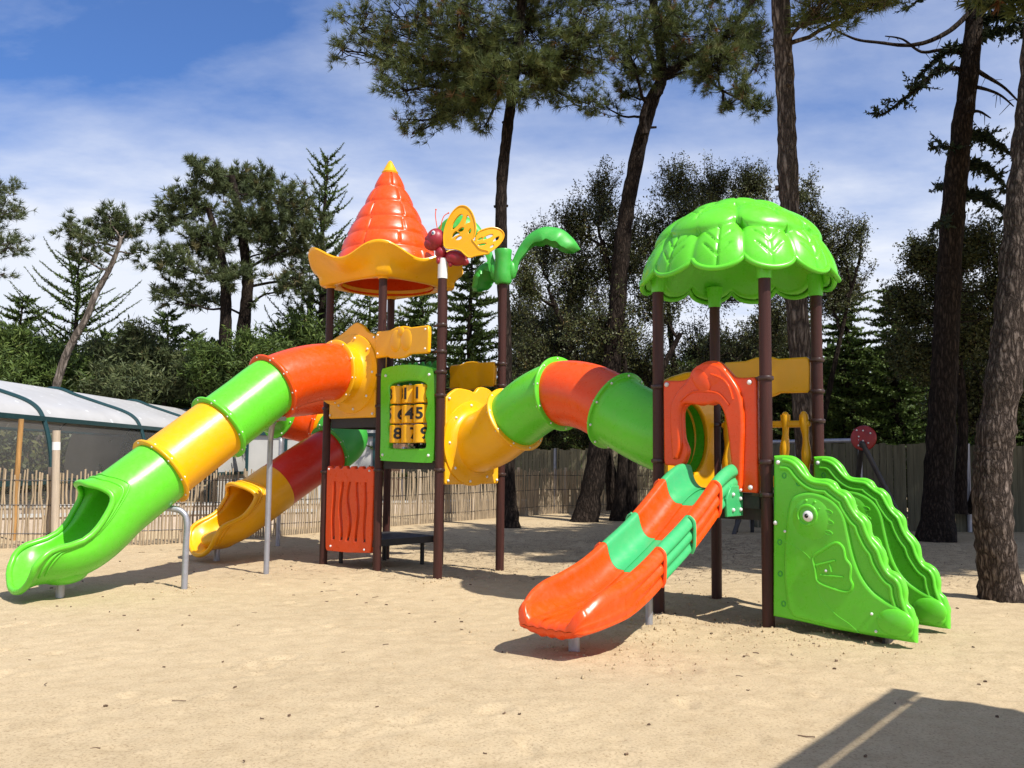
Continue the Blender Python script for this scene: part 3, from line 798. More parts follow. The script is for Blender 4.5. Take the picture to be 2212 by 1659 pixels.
def climber_side(org, flip, parent):
    nrm = -e1 if not flip else e1
    f = panel_fn(org, -e2, -e1)
    sgn = 1
    mb = MB()
    outline = edge_s.tolist() + bottom
    add_plate(mb, [outline], .085, .03, 'lime', f, 3)
    for face in (1, -1):
        h = .045 * face
        for ins, r in ((.045, .020), (.115, .022)):
            cen = np.array((.15, .2)); E_ = np.array(edge_s); T_ = np.gradient(E_, axis=0); T_ /= np.linalg.norm(T_, axis=1)[:, None]
            Nn = np.stack([T_[:, 1], -T_[:, 0]], 1) * ins
            Q = [q for q in (E_ + Nn) if q[1] > .12 and q[0] > .09][2:-1]
            Q = np.array(Q); k = np.ones(7) / 7
            Qs = np.stack([np.convolve(np.pad(Q[:, i], 3, 'edge'), k, 'valid') for i in (0, 1)], 1)
            mb.tube([f(x, y, h) for x, y in Qs], r, 'lime', 10)
        body = catmull(U_(body_px), 4, True)
        add_plate(mb, [body.tolist()], .07, .032, 'lime', panel_fn(org, -e2, -e1, .038 * face), 4)
        hb = .072 * face
        n3 = w3(-e1) * face; d3 = w3(-e2)
        ear = catmull(U_(ear_px), 4, True); mb.tube([f(x, y, hb) for x, y in list(ear) + [ear[0]]], .014, 'lime', 8)
        for a, b_ in (((930, 1130), (1030, 1105)), ((955, 1180), (1070, 1190)), ((1000, 1125), (1010, 1165))):
            mb.tube([f(*q, hb) for q in U_([a, b_])], .012, 'lime', 8)
        for cx, cy in ((995, 855), (1000, 908), (995, 962)):
            q = U_([(cx, cy)])[0]; a = np.linspace(0, 2 * math.pi, 20)
            mb.tube([f(q[0] + .033 * math.cos(t) , q[1] + .017 * math.sin(t) - .008 * math.cos(t), hb) for t in a], .0065, 'lime', 6)
        q = U_([(887, 872)])[0]
        mb.tube([f(q[0] + .085 * math.cos(t), q[1] + .085 * math.sin(t), hb + .012 * face) for t in np.linspace(0, 2 * math.pi, 30)], .014, 'lime', 8)
        for cx, cy in ((880, 797), (925, 805), (948, 840)):
            q2 = U_([(cx, cy)])[0]; mb.ball(f(*q2, hb), .016, 'lime', 10, 8)
        q = U_([(1275, 1410)])[0]; mb.ball(f(*q, hb - .01 * face), (.055, .03, .055), 'lime', 20, 12, (d3, n3, Z))
        for cx, cy, rr in ((1335, 1425, (.15, .045, .115)), (905, 890, (.19, .030, .20))):
            q = U_([(cx, cy)])[0]; mb.ball(f(*q, hb - .012 * face), rr, 'lime', 32, 16, (d3, n3, Z))
        for cx, cy in ((758, 668), (832, 708), (735, 1012), (778, 1025), (738, 1175), (755, 1330), (772, 1080)):
            q = U_([(cx, cy)])[0]; mb.tube([f(q[0] + .018 * math.cos(t), q[1] + .022 * math.sin(t), .043 * face) for t in np.linspace(0, 2 * math.pi, 14)], .006, 'leaf_green', 6)
        bolts(mb, [f(*q, hb + .003 * face) for q in U_([(1218, 1380), (1240, 1470), (982, 1158), (770, 955)])], .013)
        bolts(mb, [f(*q, .05 * face) for q in U_([(728, 600), (715, 912)])], .02)
        seam = catmull(U_([(770, 1010), (850, 1050), (910, 1110), (930, 1200), (950, 1290), (1030, 1380), (1100, 1430), (1150, 1475)]), 5)
        mb.tube([f(x, y, hb - .003 * face) for x, y in seam], .006, 'lime', 6)
    if parent is None: return mb.build('climbing_ramp', PG)
    return mb.build('side_panel', parent)
cramp = climber_side(R2, False, None)
cramp['label'] = 'green climbing ramp with scalloped animal-shaped sides'
OFF = e1 * .87
fb = panel_fn(R2, -e2, -e1)
far_panel = climber_side(R2 + OFF, True, cramp)
mb = MB()                                            # the treads between the two sides
for k in range(7):
    t = k / 6; u = .15 + t * .78; z = 1.10 - t * 1.02
    mb.box(w3(R2 - e2 * u + e1 * .435, z), (.17, .80, .05), 'deck_black', (w3(-e2), w3(e1), Z))
    mb.box(w3(R2 - e2 * (u + .08) + e1 * .435, z - .08), (.025, .80, .15), 'deck_black', (w3(-e2), w3(e1), Z))
mb.build('tread', cramp)
for org, face in ((R2, 1),):
    q = U_([(893, 876)])[0]; f = panel_fn(org, -e2, -e1)
    mb = MB(); d3, n3 = w3(-e2), w3(-e1)
    mb.ball(f(*q, .084), (.050, .030, .050), 'white_plastic', 24, 14, (d3, n3, Z))
    mb.ball(f(q[0] - .004, q[1] + .002, .103), (.024, .0145, .024), 'black_plastic', 18, 10, (d3, n3, Z))
    mb.ball(f(q[0] + .004, q[1] + .010, .1155), (.004, .003, .004), 'white_plastic', 8, 6, (d3, n3, Z))
    mb.build('eye', cramp)

# ---- leaf canopy over the right tower
def leaf_canopy():
    nphi, nu = 320, 96
    phi = np.linspace(0, 2 * math.pi, nphi, endpoint=False)[:, None]; u = np.linspace(0.004, 1, nu)[None, :]
    NL = 12; off0 = RAD(-115)
    dph = (phi - off0 + math.pi / NL) % (2 * math.pi / NL) - math.pi / NL
    tmax = .835 + .13 * np.sqrt(np.clip(1 - (dph / (math.pi / NL)) ** 2, 0, 1))
    t = u * tmax
    disp = np.full(t.shape, 0.0)
    R0, H0, zr = .925, .76, 3.235
    groove = np.zeros_like(t)
    def leaf(pc, tc, wphi, lt, off, A):
        nonlocal disp, groove
        d = (phi - pc + math.pi) % (2 * math.pi) - math.pi
        a = d / wphi * (np.ones_like(t)); b = (t - tc) / lt
        wid = np.where(b < 0, 1 - .30 * b * b, 1 - .12 * b * b)
        rho = np.sqrt((np.abs(a / wid)) ** 3 + np.abs(b) ** 3)
        h = off + A * np.clip(1 - rho ** 2.0, 0, 1) ** .5
        ins = (rho < 1)
        am = a * wphi * R0 * np.sin(np.clip(t, .02, 1) * math.pi / 2); bm = b * lt * R0 * 1.35
        g = np.zeros_like(t)
        L = lt * R0 * 1.35; W = wphi * R0 * math.sin(max(tc, .15) * math.pi / 2)
        def segm(x0, y0, x1, y1, wd):
            dx, dy = x1 - x0, y1 - y0; q = np.clip(((am - x0) * dx + (bm - y0) * dy) / (dx * dx + dy * dy), 0, 1)
            dist = np.hypot(am - x0 - q * dx, bm - y0 - q * dy)
            return np.exp(-(dist / wd) ** 2)
        g = np.maximum(g, segm(0, -.50 * L, 0, .58 * L, .0085))
        for y0 in (.0, .34):
            for sx in (-1, 1): g = np.maximum(g, segm(0, y0 * L, sx * .48 * W, (y0 - .33) * L, .0075))
        sel = ins & (h > disp)
        disp = np.where(sel, h, disp); groove = np.where(sel, g, groove)
    for k in range(NL): leaf(off0 + k * 2 * math.pi / NL, .76, math.pi / NL * 1.07, .33, .0, .062)
    for k in range(6): leaf(RAD(-134) + k * math.pi / 3, .39, math.pi / 6 * 1.10, .24, .058, .075)
    for k in range(5): leaf(RAD(-104) + k * math.pi * .4, .135, math.pi / 5 * 1.15, .17, .108, .055)
    disp = disp - groove * .021
    r = R0 * np.sin(np.clip(t, 0, 1.02) * math.pi / 2); z = zr + H0 * np.cos(t * math.pi / 2)
    nr, nz = np.sin(t * 1.4), np.cos(t * 1.4)
    def surf(dd):
        rr = r + nr * dd; zz = z + nz * dd
        return np.stack([RC[0] + rr * np.cos(phi), RC[1] + rr * np.sin(phi), zz], 2)
    mb = MB()
    mb.grid(surf(disp), 'lime', closeu=True, flip=True)
    edge_fac = np.clip((1 - u) / .05, 0, 1)
    inner = surf(disp * (1 - .85 * edge_fac) - .05 * edge_fac)
    mb.grid(inner[::2, ::3], 'lime', closeu=True)
    rim = surf(disp)[:, -1]; mb.tube([q_ - Z * .008 for q_ in list(rim) + [rim[0], rim[1]]], .026, 'lime', 10, caps=False)
    for q in (R1, R2, R3, R4):
        mb.tube([w3(q, 3.20), w3(q, 3.30), w3(q, 3.42)], [.068, .075, .09], 'lime', 20)
    o = mb.build('leaf_canopy', PG, angle=75); o['label'] = 'lime green domed roof of overlapping leaves'
    return o
leaf_canopy()

# ---- conical brick roof over the left tower
zt = [4.18, 4.47, 4.69, 4.92, 5.175, 5.425, 5.685]; rt = [.755, .675, .600, .490, .362, .232, .105]
zz = np.linspace(4.18, 5.685, 150); nph = 200
ph = np.linspace(0, 2 * math.pi, nph, endpoint=False)
G = np.zeros((len(zz), nph, 3))
for i, z in enumerate(zz):
    k = min(int(np.searchsorted(zt, z, 'right')) - 1, 5); fr_ = (z - zt[k]) / (zt[k + 1] - zt[k])
    r0 = np.interp(z, zt, rt)
    bul = .026 * (1 - abs(2 * fr_ - 1) ** 3.0) - .012
    nb = (9, 8, 7, 6, 5, 4)[k]
    d = ((ph - k * .37 + math.pi / nb) % (2 * math.pi / nb) - math.pi / nb) * r0
    gv = np.exp(-(d / .012) ** 2) * .022 * (1 if .1 < fr_ < .9 else 0)
    r = r0 + bul - gv
    G[i, :, 0] = LC[0] + r * np.cos(ph); G[i, :, 1] = LC[1] + r * np.sin(ph); G[i, :, 2] = z
mb = MB(); mb.grid(G, 'orange', closev=True)
Gi = G[::6].copy(); Gi[:, :, :2] = LC + (Gi[:, :, :2] - LC) * .93
mb.grid(Gi, 'orange', closev=True, flip=True)
inner = [[w3(LC + .665 * np.array((math.cos(a), math.sin(a))), 3.97) for a in ph[::2]], [w3(LC + .69 * np.array((math.cos(a), math.sin(a))), 4.2) for a in ph[::2]]]
mb.grid(inner, 'orange', closev=True, flip=True)
roof = mb.build('roof', PG, angle=60); roof['label'] = 'orange cone roof moulded as brick courses'
mb = MB()
prof = [(.115, 5.66), (.122, 5.685), (.105, 5.70), (.075, 5.76), (.048, 5.81), (.028, 5.845), (.012, 5.86), (.001, 5.862)]
mb.grid([[w3(LC + r * np.array((math.cos(a), math.sin(a))), z) for a in ph[::6]] for r, z in prof], 'yellow', closev=True); mb.build('roof_tip', roof)
# wavy upturned brim
mb = MB(); rows = []
phb = np.linspace(0, 2 * math.pi, 240, endpoint=False)
cosb, sinb = np.cos(phb), np.sin(phb)
pa_ = phb - YAW
sq = 1 / np.maximum(np.abs(np.cos(pa_)), np.abs(np.sin(pa_)))             # square outline towards the four posts
sqs = np.minimum(sq, 1.30)
wv = np.cos(6 * (phb - RAD(-88)))
lvl = [(.66, 0, 4.05, 0), (.67, 0, 3.99, 0), (.675, .25, 3.968, 0), (.69, .8, 3.958, 0), (.725, 1, 3.962, 0), (.755, 1, 3.985, 0), (.81, .75, 4.04, .12), (.89, .4, 4.10, .4), (.985, .15, 4.16, .7), (1.06, 0, 4.215, .9), (1.11, 0, 4.26, 1), (1.13, 0, 4.29, 1), (1.12, 0, 4.312, 1), (1.09, 0, 4.305, .97), (1.05, 0, 4.27, .93), (.97, 0, 4.22, .75), (.86, 0, 4.17, .3), (.70, 0, 4.15, 0)]
for r, s_, z, wgt in lvl:
    rr = r * ((1 - s_) + s_ * sqs * .985) + wgt * .045 * wv
    rows.append(np.stack([LC[0] + rr * cosb, LC[1] + rr * sinb, z + wgt * .098 * wv], 1))
mb.grid(rows, 'yellow', closev=True)
for q in (P1, P2, P5, P6): mb.tube([w3(q, 3.94), w3(q, 3.985), w3(q, 4.03)], [.070, .085, .12], 'yellow', 20)
mb.build('roof_brim', roof, angle=60)

# ---- butterfly on its post
fbx = lambda p, a, off=0.0: (lambda x, y, h: np.array((P3[0], P3[1] + off, 0)) + np.array((math.cos(a), math.sin(a), 0)) * x + Z * y + np.array((math.sin(a), -math.cos(a), 0)) * h)
def bz(pts): return [((x - 295) * .000915, 4.02 + (890 - y) * .000915) for x, y in pts]
mb = MB(); fb0 = fbx(P3, 0)
def bb(x, y, r, h=0, tilt=0):
    X, Y = bz([(x, y)])[0]; ca, sa = math.cos(tilt), math.sin(tilt)
    mb.ball(fb0(X, Y, h), r, 'red_shell', 26, 18, ((ca, 0, sa), (0, 1, 0), (-sa, 0, ca)))
bb(195, 575, (.125, .13, .145)); bb(140, 640, (.105, .10, .085)); bb(75, 570, (.035, .035, .035), .02)
bb(265, 760, (.075, .085, .085)); bb(255, 835, (.05, .06, .07)); bb(475, 835, (.145, .11, .10), 0, -.18); bb(590, 880, (.07, .05, .05), 0, -.4)
bb(235, 890, (.026, .03, .04), .05); bb(405, 935, (.03, .03, .035), .04)
btf = mb.build('butterfly', PG); btf['label'] = 'dark red butterfly figure with yellow wings'
mb = MB(); mb.tube([w3(P3, 3.80), w3(P3, 4.06)], .062, 'white_plastic', 24); mb.build('sleeve', btf)
near = [(325, 700), (312, 640), (308, 540), (325, 440), (365, 330), (425, 225), (495, 155), (560, 130), (640, 148), (710, 220), (755, 320), (778, 430), (775, 520), (752, 590), (735, 620), (790, 690), (850, 755), (960, 790), (968, 825), (900, 835), (790, 848), (690, 868), (610, 810), (560, 765), (460, 735), (380, 730)]
nh = [[(430, 460), (440, 380), (500, 290), (560, 245), (592, 268), (570, 335), (520, 405), (455, 458)], [(620, 398), (628, 325), (652, 268), (682, 300), (698, 365), (652, 382)], [(508, 488), (560, 440), (605, 438), (605, 470), (572, 498)], [(430, 588), (440, 530), (492, 482), (545, 508), (530, 538), (468, 562)], [(482, 608), (512, 572), (560, 556), (578, 588), (540, 612)], [(668, 500), (700, 458), (714, 490), (690, 535)]]
far = [(775, 430), (880, 362), (1000, 332), (1085, 342), (1148, 382), (1166, 440), (1140, 515), (1080, 592), (1000, 660), (920, 702), (830, 735), (770, 690), (745, 600)]
fh = [[(862, 518), (872, 480), (960, 432), (1008, 436), (962, 478)], [(1002, 522), (1050, 470), (1094, 452), (1080, 500), (1022, 528)], [(772, 600), (842, 572), (908, 566), (880, 594), (802, 608)], [(957, 618), (982, 592), (1014, 578), (1008, 608), (972, 626)], [(782, 528), (802, 502), (848, 484), (848, 508)]]
for polys, a, off in (([near] + nh, -.25, -.07), ([far] + fh, .22, .10)):
    mb = MB(); pl_ = []
    for p in polys:
        c = np.array(bz(p)); m_ = c.mean(0); c = c if p is polys[0] else m_ + (c - m_) * .94
        pl_.append(catmull(c.tolist(), 5, True).tolist())
    f = fbx(P3, a, off)
    add_plate(mb, pl_, .036, .007, 'yellow', f)
    E_ = pl_[0]; mb.tube([f(x * .985 + .006, y * .992 + .035, .018) for x, y in E_] , .010, 'yellow', 8)
    mb.build('wing', btf)
for pts in ([(215, 440), (195, 330), (182, 230), (188, 150)], [(258, 430), (272, 330), (305, 240), (365, 198)]):
    mb = MB(); pa = [fb0(*q, .02) for q in catmull(bz(pts), 6)]
    mb.tube(pa, .0055, 'orange', 8); mb.ball(pa[-1], .011, 'orange', 8, 6); mb.build('antenna', btf)
mb = MB(); q = bz([(168, 512)])[0]
mb.ball(fb0(*q, .118), (.024, .012, .030), 'white_plastic', 18, 12); mb.ball(fb0(q[0] - .004, q[1], .126), (.015, .008, .020), 'eye_blue', 14, 10); mb.ball(fb0(q[0] - .006, q[1], .131), (.008, .006, .011), 'black_plastic', 12, 8)
mb.build('eye', btf)

# ---- palm top on its post
mb = MB()
prof = [(.062, 3.905), (.105, 3.91), (.122, 3.94), (.120, 4.05), (.110, 4.18), (.112, 4.30), (.122, 4.37), (.115, 4.385), (.095, 4.36), (.03, 4.34)]
mb.grid([[w3(P4 + r * np.array((math.cos(a), math.sin(a))), z) for a in np.linspace(0, 2 * math.pi, 32, endpoint=False)] for r, z in prof], 'leaf_green', closev=True)
palm = mb.build('palm_top', PG); palm['label'] = 'green plastic palm head with arching fronds'
def frond(ang, path, wmax):
    d = np.array((math.cos(ang), math.sin(ang))); n = np.array((-d[1], d[0]))
    P = catmull([w3(P4 + d * x, z) for x, z in path], 10); L = len(P)
    T = np.gradient(P, axis=0); T /= np.linalg.norm(T, axis=1)[:, None]
    lat = w3(n); up = np.cross(T, lat); up *= np.sign(up[:, 2:3] + 1e-6)
    G1, G2 = [], []
    for i in range(L):
        t = i / (L - 1)
        w = wmax * np.interp(t, [0, .18, .30, .5, .75, .92, 1], [.24, .21, .34, .85, 1, .74, .12]) * (1 + .03 * math.sin(t * 30))
        row = []
        for k in np.linspace(-1, 1, 13): row.append(P[i] + lat * w * math.sin(k * 1.25) / .95 + up[i] * (.05 * (1 - k * k) * 1.0 - w * .80 * k * k + .009 * math.cos(t * 34) * abs(k)))
        G1.append(row); G2.append([q - up[i] * .022 for q in row])
    mb = MB(); mb.grid(np.concatenate([np.array(G1), np.array(G2)[:, ::-1]], 1), 'leaf_green', closev=True, flip=True)
    mb.ball(P[0] + T[0] * .05, (.07, .06, .13), 'leaf_green', 18, 12, (w3(d), w3(n), Z))
    mb.build('frond', palm, angle=60)
frond(RAD(-4), [(.10, 4.05), (.16, 4.18), (.26, 4.40), (.40, 4.57), (.58, 4.65), (.78, 4.62), (.93, 4.50), (1.02, 4.36)], .20)
frond(RAD(168), [(.10, 4.05), (.16, 4.20), (.26, 4.48), (.40, 4.72), (.58, 4.84), (.76, 4.82), (.90, 4.70), (.98, 4.54)], .17)
frond(RAD(140), [(.10, 4.06), (.16, 4.14), (.28, 4.20), (.40, 4.14), (.47, 4.0), (.50, 3.86)], .17)

# ------------------------------------------------------------------ ground
def axis(a, b, step, lim):
    c = np.arange(a, b + step / 2, step).tolist(); out = c[:]
    s = step; x = b
    while x < lim: s *= 1.25; x += s; out.append(x)
    s = step; x = a
    while x > -lim: s *= 1.25; x -= s; out.insert(0, x)
    return np.array(out)
gx, gy = axis(-8.0, 8.0, .037, 420), axis(2.6, 17.5, .037, 420)
X_, Y_ = np.meshgrid(gx, gy, indexing='ij')
Zg = .022 * vnoise(X_ / 2.1, Y_ / 2.1, 1) + .005 * vnoise(X_ / .6, Y_ / .6, 2) + .0045 * vnoise(X_ / .19, Y_ / .19, 3) + .005 * vnoise(X_ / .085, Y_ / .085, 4)
near = np.clip(1 - np.maximum(np.maximum(np.abs(X_) - 8, 0), np.maximum(np.maximum(2.6 - Y_, Y_ - 17.5), 0)) / 1.5, 0, 1)
# footprints and scuffs
fr = np.random.default_rng(11)
for k in range(1900):
    x, y = fr.uniform(-8, 8), 2.6 + 15 * fr.random() ** 1.2
    a = fr.uniform(0, math.pi); lx, ly = fr.uniform(.05, .15), fr.uniform(.035, .07); dp = fr.choice([.003, .006, .011, .020], p=[.4, .35, .18, .07])
    i0, i1 = np.searchsorted(gx, (x - .3, x + .3)); j0, j1 = np.searchsorted(gy, (y - .3, y + .3))
    xx, yy = X_[i0:i1, j0:j1] - x, Y_[i0:i1, j0:j1] - y
    p, q = (xx * math.cos(a) + yy * math.sin(a)) / lx, (-xx * math.sin(a) + yy * math.cos(a)) / ly
    r2 = p * p + q * q
    Zg[i0:i1, j0:j1] += dp * (-np.exp(-r2) + .55 * np.exp(-(np.sqrt(r2) - 1.5) ** 2 / .15))
# loose heaps of dug sand round the post feet
for q, hgt, wd in ((R1, .05, .35), (R2, .045, .45), (R3, .04, .4), (P3, .035, .4), (P2, .03, .4), (P4, .025, .4), (P1, .03, .35), (MS - e1 * 2.1, .03, .45), (MS - e1 * .7 + e2 * .3, .05, .4), (R2 - e2 * .5, .03, .4)):
    d2 = (X_ - q[0]) ** 2 + (Y_ - q[1]) ** 2
    Zg += hgt * np.exp(-d2 / wd ** 2) * (.7 + .6 * vnoise(X_ / .16, Y_ / .16, 9)) - .35 * hgt * np.exp(-d2 / .14 ** 2)
Zg -= .012
Zg *= near
nx_, ny_ = len(gx), len(gy)
V = np.stack([X_, Y_, Zg], 2).reshape(-1, 3)
ii, jj = np.meshgrid(np.arange(nx_ - 1), np.arange(ny_ - 1), indexing='ij')
a_ = (ii * ny_ + jj).ravel(); Q = np.stack([a_, a_ + ny_, a_ + ny_ + 1, a_ + 1], 1)
def raw_mesh(name, V, Fc, mats, smooth=False, tint=None):
    me = bpy.data.meshes.new(name); k = Fc.shape[1]
    me.vertices.add(len(V)); me.vertices.foreach_set('co', np.ascontiguousarray(V, np.float32).ravel())
    me.loops.add(Fc.size); me.loops.foreach_set('vertex_index', Fc.astype(np.int32).ravel())
    me.polygons.add(len(Fc)); me.polygons.foreach_set('loop_start', np.arange(0, Fc.size, k, dtype=np.int32))
    me.polygons.foreach_set('use_smooth', np.full(len(Fc), smooth))
    for n_ in mats: me.materials.append(MATS[n_])
    if tint is not None:
        at_ = me.attributes.new('tint', 'FLOAT', 'POINT'); at_.data.foreach_set('value', np.ascontiguousarray(tint, np.float32))
    me.update(calc_edges=True); me.validate()
    return me
tag(link('sand_ground', raw_mesh('sand_ground', V, Q, ['sand'], True)), 'pale trampled playground sand', None, None, 'structure')

# fallen twigs, needles and bark scattered on the sand
lv, lf = [], []
mb = MB()
for k in range(330):
    x, y = fr.uniform(-7, 7), 3.2 + 13 * fr.random() ** 1.3
    a = fr.uniform(0, math.pi); L = fr.choice([.02, .03, .05, .09, .14], p=[.5, .27, .13, .07, .03])
    d = np.array((math.cos(a), math.sin(a), 0)); i, j = np.searchsorted(gx, x), np.searchsorted(gy, y)
    z = Zg[min(i, nx_ - 1), min(j, ny_ - 1)] + .006
    c = np.array((x, y, z)); b = np.array((-d[1], d[0], 0)) * fr.uniform(-.015, .015)
    mb.tube([c - d * L / 2, c + b, c + d * L / 2], fr.uniform(.0015, .004) if L > .04 else fr.uniform(.003, .007), 'twig', 5)
tag(mb.build('twig_litter'), 'small dark twigs and bark bits strewn over the sand', None, None, 'stuff')

# clods of dug sand round the feet of the towers
def ground_z(x, y):
    i, j = min(np.searchsorted(gx, x), nx_ - 1), min(np.searchsorted(gy, y), ny_ - 1); return Zg[i, j]
mb = MB()
for q, n_, wd_ in ((R1, 260, .42), (R2, 220, .40), (R3, 90, .35), (P3, 140, .30), (P4, 70, .28), (P2, 60, .25), (MS - e1 * .7 + e2 * .3, 200, .45), (MS - e1 * 1.6 - e2 * .2, 200, .6), (R2 - e2 * .7 - e1 * .1, 120, .4), (gr(398, 1270)[:2], 60, .2), (gr(575, 1237)[:2], 50, .2)):
    for k in range(n_):
        x, y = q + fr.normal(size=2) * wd_; r_ = fr.choice([.005, .008, .012, .018], p=[.5, .3, .17, .03])
        mb.ball((x, y, ground_z(x, y) + r_ * .25), r_ * fr.uniform(.7, 1.3, 3), 'sand', 6, 4)
tag(mb.build('sand_clods'), 'loose damp clods of dug sand round the post feet', None, None, 'stuff')
# fallen pine needles lying in the shade of the trees
n_ = 16000
x, y = fr.normal(3.2, 3.4, n_), fr.normal(16.2, 2.7, n_); ok = (y > 11.5) & (np.abs(x - 3) < 8); x, y = x[ok], y[ok]; n_ = len(x)
z = np.array([ground_z(a, b) for a, b in zip(x, y)]) + .007
a = fr.uniform(0, 2 * math.pi, n_); d_ = np.stack([np.cos(a), np.sin(a), fr.normal(0, .06, n_)], 1) * fr.uniform(.05, .13, (n_, 1)); w_ = np.stack([-np.sin(a), np.cos(a), a * 0], 1) * .0045
B0 = np.stack([x, y, z], 1)
V = np.stack([B0 - d_ - w_, B0 - d_ + w_, B0 + d_ + w_ * .3], 1).reshape(-1, 3)
tag(link('needle_litter', raw_mesh('needle_litter', V, np.arange(3 * n_).reshape(-1, 3), ['twig'])), 'brown fallen pine needles in the shade behind the towers', None, None, 'stuff')

# ------------------------------------------------------------------ fences
def resample(P, step):
    P = np.array(P, float); L = np.r_[0, np.cumsum(np.linalg.norm(np.diff(P, axis=0), axis=1))]
    s = np.arange(0, L[-1], step); return np.stack([np.interp(s, L, P[:, 0]), np.interp(s, L, P[:, 1])], 1)
pal_line = catmull([(-13.5, 13.0), (-10.5, 14.05), (-7.85, 15.15), (-5.67, 16.35), (-3.85, 18.8), (-1.17, 22.8), (1.4, 26.3), (4.2, 27.6), (7.6, 27.4)], 12)
pal = thing('paling_fence', (-5.67, 16.35, 0), 'low fence of thin pale wooden palings along the back of the sand', 'fence')
mb = MB(); fr2 = np.random.default_rng(5)
pts = resample(pal_line, .060)
for x, y in pts:
    h = 1.23 + fr2.uniform(-.07, .06); dx, dy = fr2.normal(0, .012, 2); wx = fr2.normal(0, .010)
    r = fr2.uniform(.013, .021)
    mb.tube([(x, y, -.05), (x + wx, y, h * .35), (x + dx - wx, y + dy, h * .7), (x + dx * 1.4, y + dy, h)], [r, r * 1.02, r * .95, r * .85], 'paling', 6)
mb.build('paling', pal)
for z in (.22, .68, 1.08):
    mb = MB(); mb.tube([(x, y - .02, z + .008 * math.sin(k * .9)) for k, (x, y) in enumerate(resample(pal_line, .35))], .007, 'dark_steel', 5); mb.build('wire', pal)
for k, (x, y) in enumerate(resample(pal_line, 2.1)):
    mb = MB(); mb.tube([(x, y + .07, -.1), (x + .01, y + .07, .7), (x, y + .07, 1.30)], .045, 'pole_wood', 10); mb.build('post', pal)
pk = thing('plank_fence', (1.0, 29, 0), 'taller fence of upright wooden planks behind the palings', 'fence')
def planks(line, hgt, wd, parent, seed, jit=.05, mat='plank_wood'):
    mb = MB(); q = np.random.default_rng(seed); P = resample(line, wd)
    for k in range(len(P) - 1):
        a, b = P[k], P[k + 1]; d = (b - a) / np.linalg.norm(b - a); h = hgt + q.uniform(-jit, jit)
        mb.box(((a[0] + b[0]) / 2 + q.normal(0, .004), (a[1] + b[1]) / 2 + q.normal(0, .006), h / 2), (wd * .93, .022, h), mat, (w3(d), np.array((-d[1], d[0], 0)), Z))
    mb.build('plank', parent, smooth=False)
    for z in (.4, hgt - .35):
        mb = MB(); mb.tube([(x, y + .04, z) for x, y in resample(line, 1.0)], .03, 'plank_wood', 6); mb.build('rail', parent)
    for x, y in resample(line, 2.4):
        mb = MB(); mb.tube([(x, y - .06, -.1), (x, y - .06, hgt + .02)], .05, 'galvanised', 10); mb.build('post', parent)
planks([(-3.4, 29.2), (.0, 29.4), (4.6, 28.9), (9.0, 28.2)], 1.86, .12, pk, 1)
dk = thing('plank_fence', (10, 20.7, 0), 'plank fence coloured dark for the deep shade beside the swing', 'fence')
planks([(5.6, 21.6), (7.4, 20.9), (10.0, 20.8), (14.5, 21.2), (20, 22)], 1.95, .15, dk, 2, .03, 'shaded_plank')

# stakes in front of the pool cover
mb = MB(); mb.tube([gr(30, 1140) * np.array((.86, .86, 1)) - Z * .1, at(36, 1040, gr(30, 1140)[1] * .86), at(46, 905, gr(30, 1140)[1] * .86)], .045, 'stake_wood', 10)
tag(mb.build('wooden_stake'), 'leaning orange brown wooden stake by the paling fence', 'stake')
g = gr(118, 1182); mb = MB(); tp = at(122, 930, g[1])
mb.tube([g - Z * .1, (g + tp) / 2, tp], .062, 'pole_wood', 14)
ps = mb.build('fence_pole'); tag(ps, 'thick round pole with a white band beside the long tube slide exit', 'pole')
q = g + (tp - g) * .83; mb = MB(); mb.tube([q, g + (tp - g) * .90], .065, 'white_plastic', 14); mb.build('white_band', ps)

# ------------------------------------------------------------------ pool cover, wall beyond
pc = thing('pool_enclosure', (-11.8, 24, 0), 'long pale translucent pool cover with dark green ribs', 'pool cover')
half_ = [(-9.56, 0), (-9.57, .9), (-9.60, 1.4), (-9.68, 1.85), (-9.80, 2.22), (-9.95, 2.46), (-10.25, 2.64), (-10.85, 2.84), (-11.5, 3.05), (-12.1, 3.24)]
prof = half_ + [(-24.2 - x, z) for x, z in reversed(half_[:-1])]
prof_s = catmull(prof, 5)
yy0, yy1 = 14.2, 39.4
ys = np.linspace(yy0, yy1, 12)
zcut = 2.24
hi = [p for p in prof_s if p[1] >= zcut]; lo_r = [p for p in prof_s if p[1] <= zcut + .02 and p[0] > -12.1]; lo_l = [p for p in prof_s if p[1] <= zcut + .02 and p[0] < -12.1]
mb = MB(); mb.grid([[(x, y, z) for x, z in hi] for y in ys], 'poly_roof'); mb.build('roof_sheet', pc)
for lo in (lo_r, lo_l):
    mb = MB(); mb.grid([[(x, y, z) for x, z in lo] for y in ys[:8]], 'clear_sheet'); mb.build('side_sheet', pc)
    mb = MB(); mb.grid([[(x, y, z) for x, z in lo] for y in ys[7:]], 'pale_panel'); mb.build('side_panel', pc)
for y in np.arange(yy0, yy1 + .1, 5.04):
    mb = MB(); mb.tube([(x * 1.0 + (.02 if x > -12.1 else -.02), y, z + .02) for x, z in prof_s], .052, 'green_frame', 8); mb.build('rib', pc)
for x, z in ((-9.76, 2.25), (-14.44, 2.25), (-9.52, .95), (-14.68, .95)):
    mb = MB(); mb.box((x, (yy0 + yy1) / 2, z), (.07, yy1 - yy0, .10), 'green_frame'); mb.build('rail', pc)
q = np.random.default_rng(77); n = 26000
hx, hy = -16.2 + q.normal(size=n) * .45, q.uniform(13, 40, n); hz = q.random(n) ** .8 * (2.35 + .25 * vnoise(hy / 1.1, hy * 0, 5))
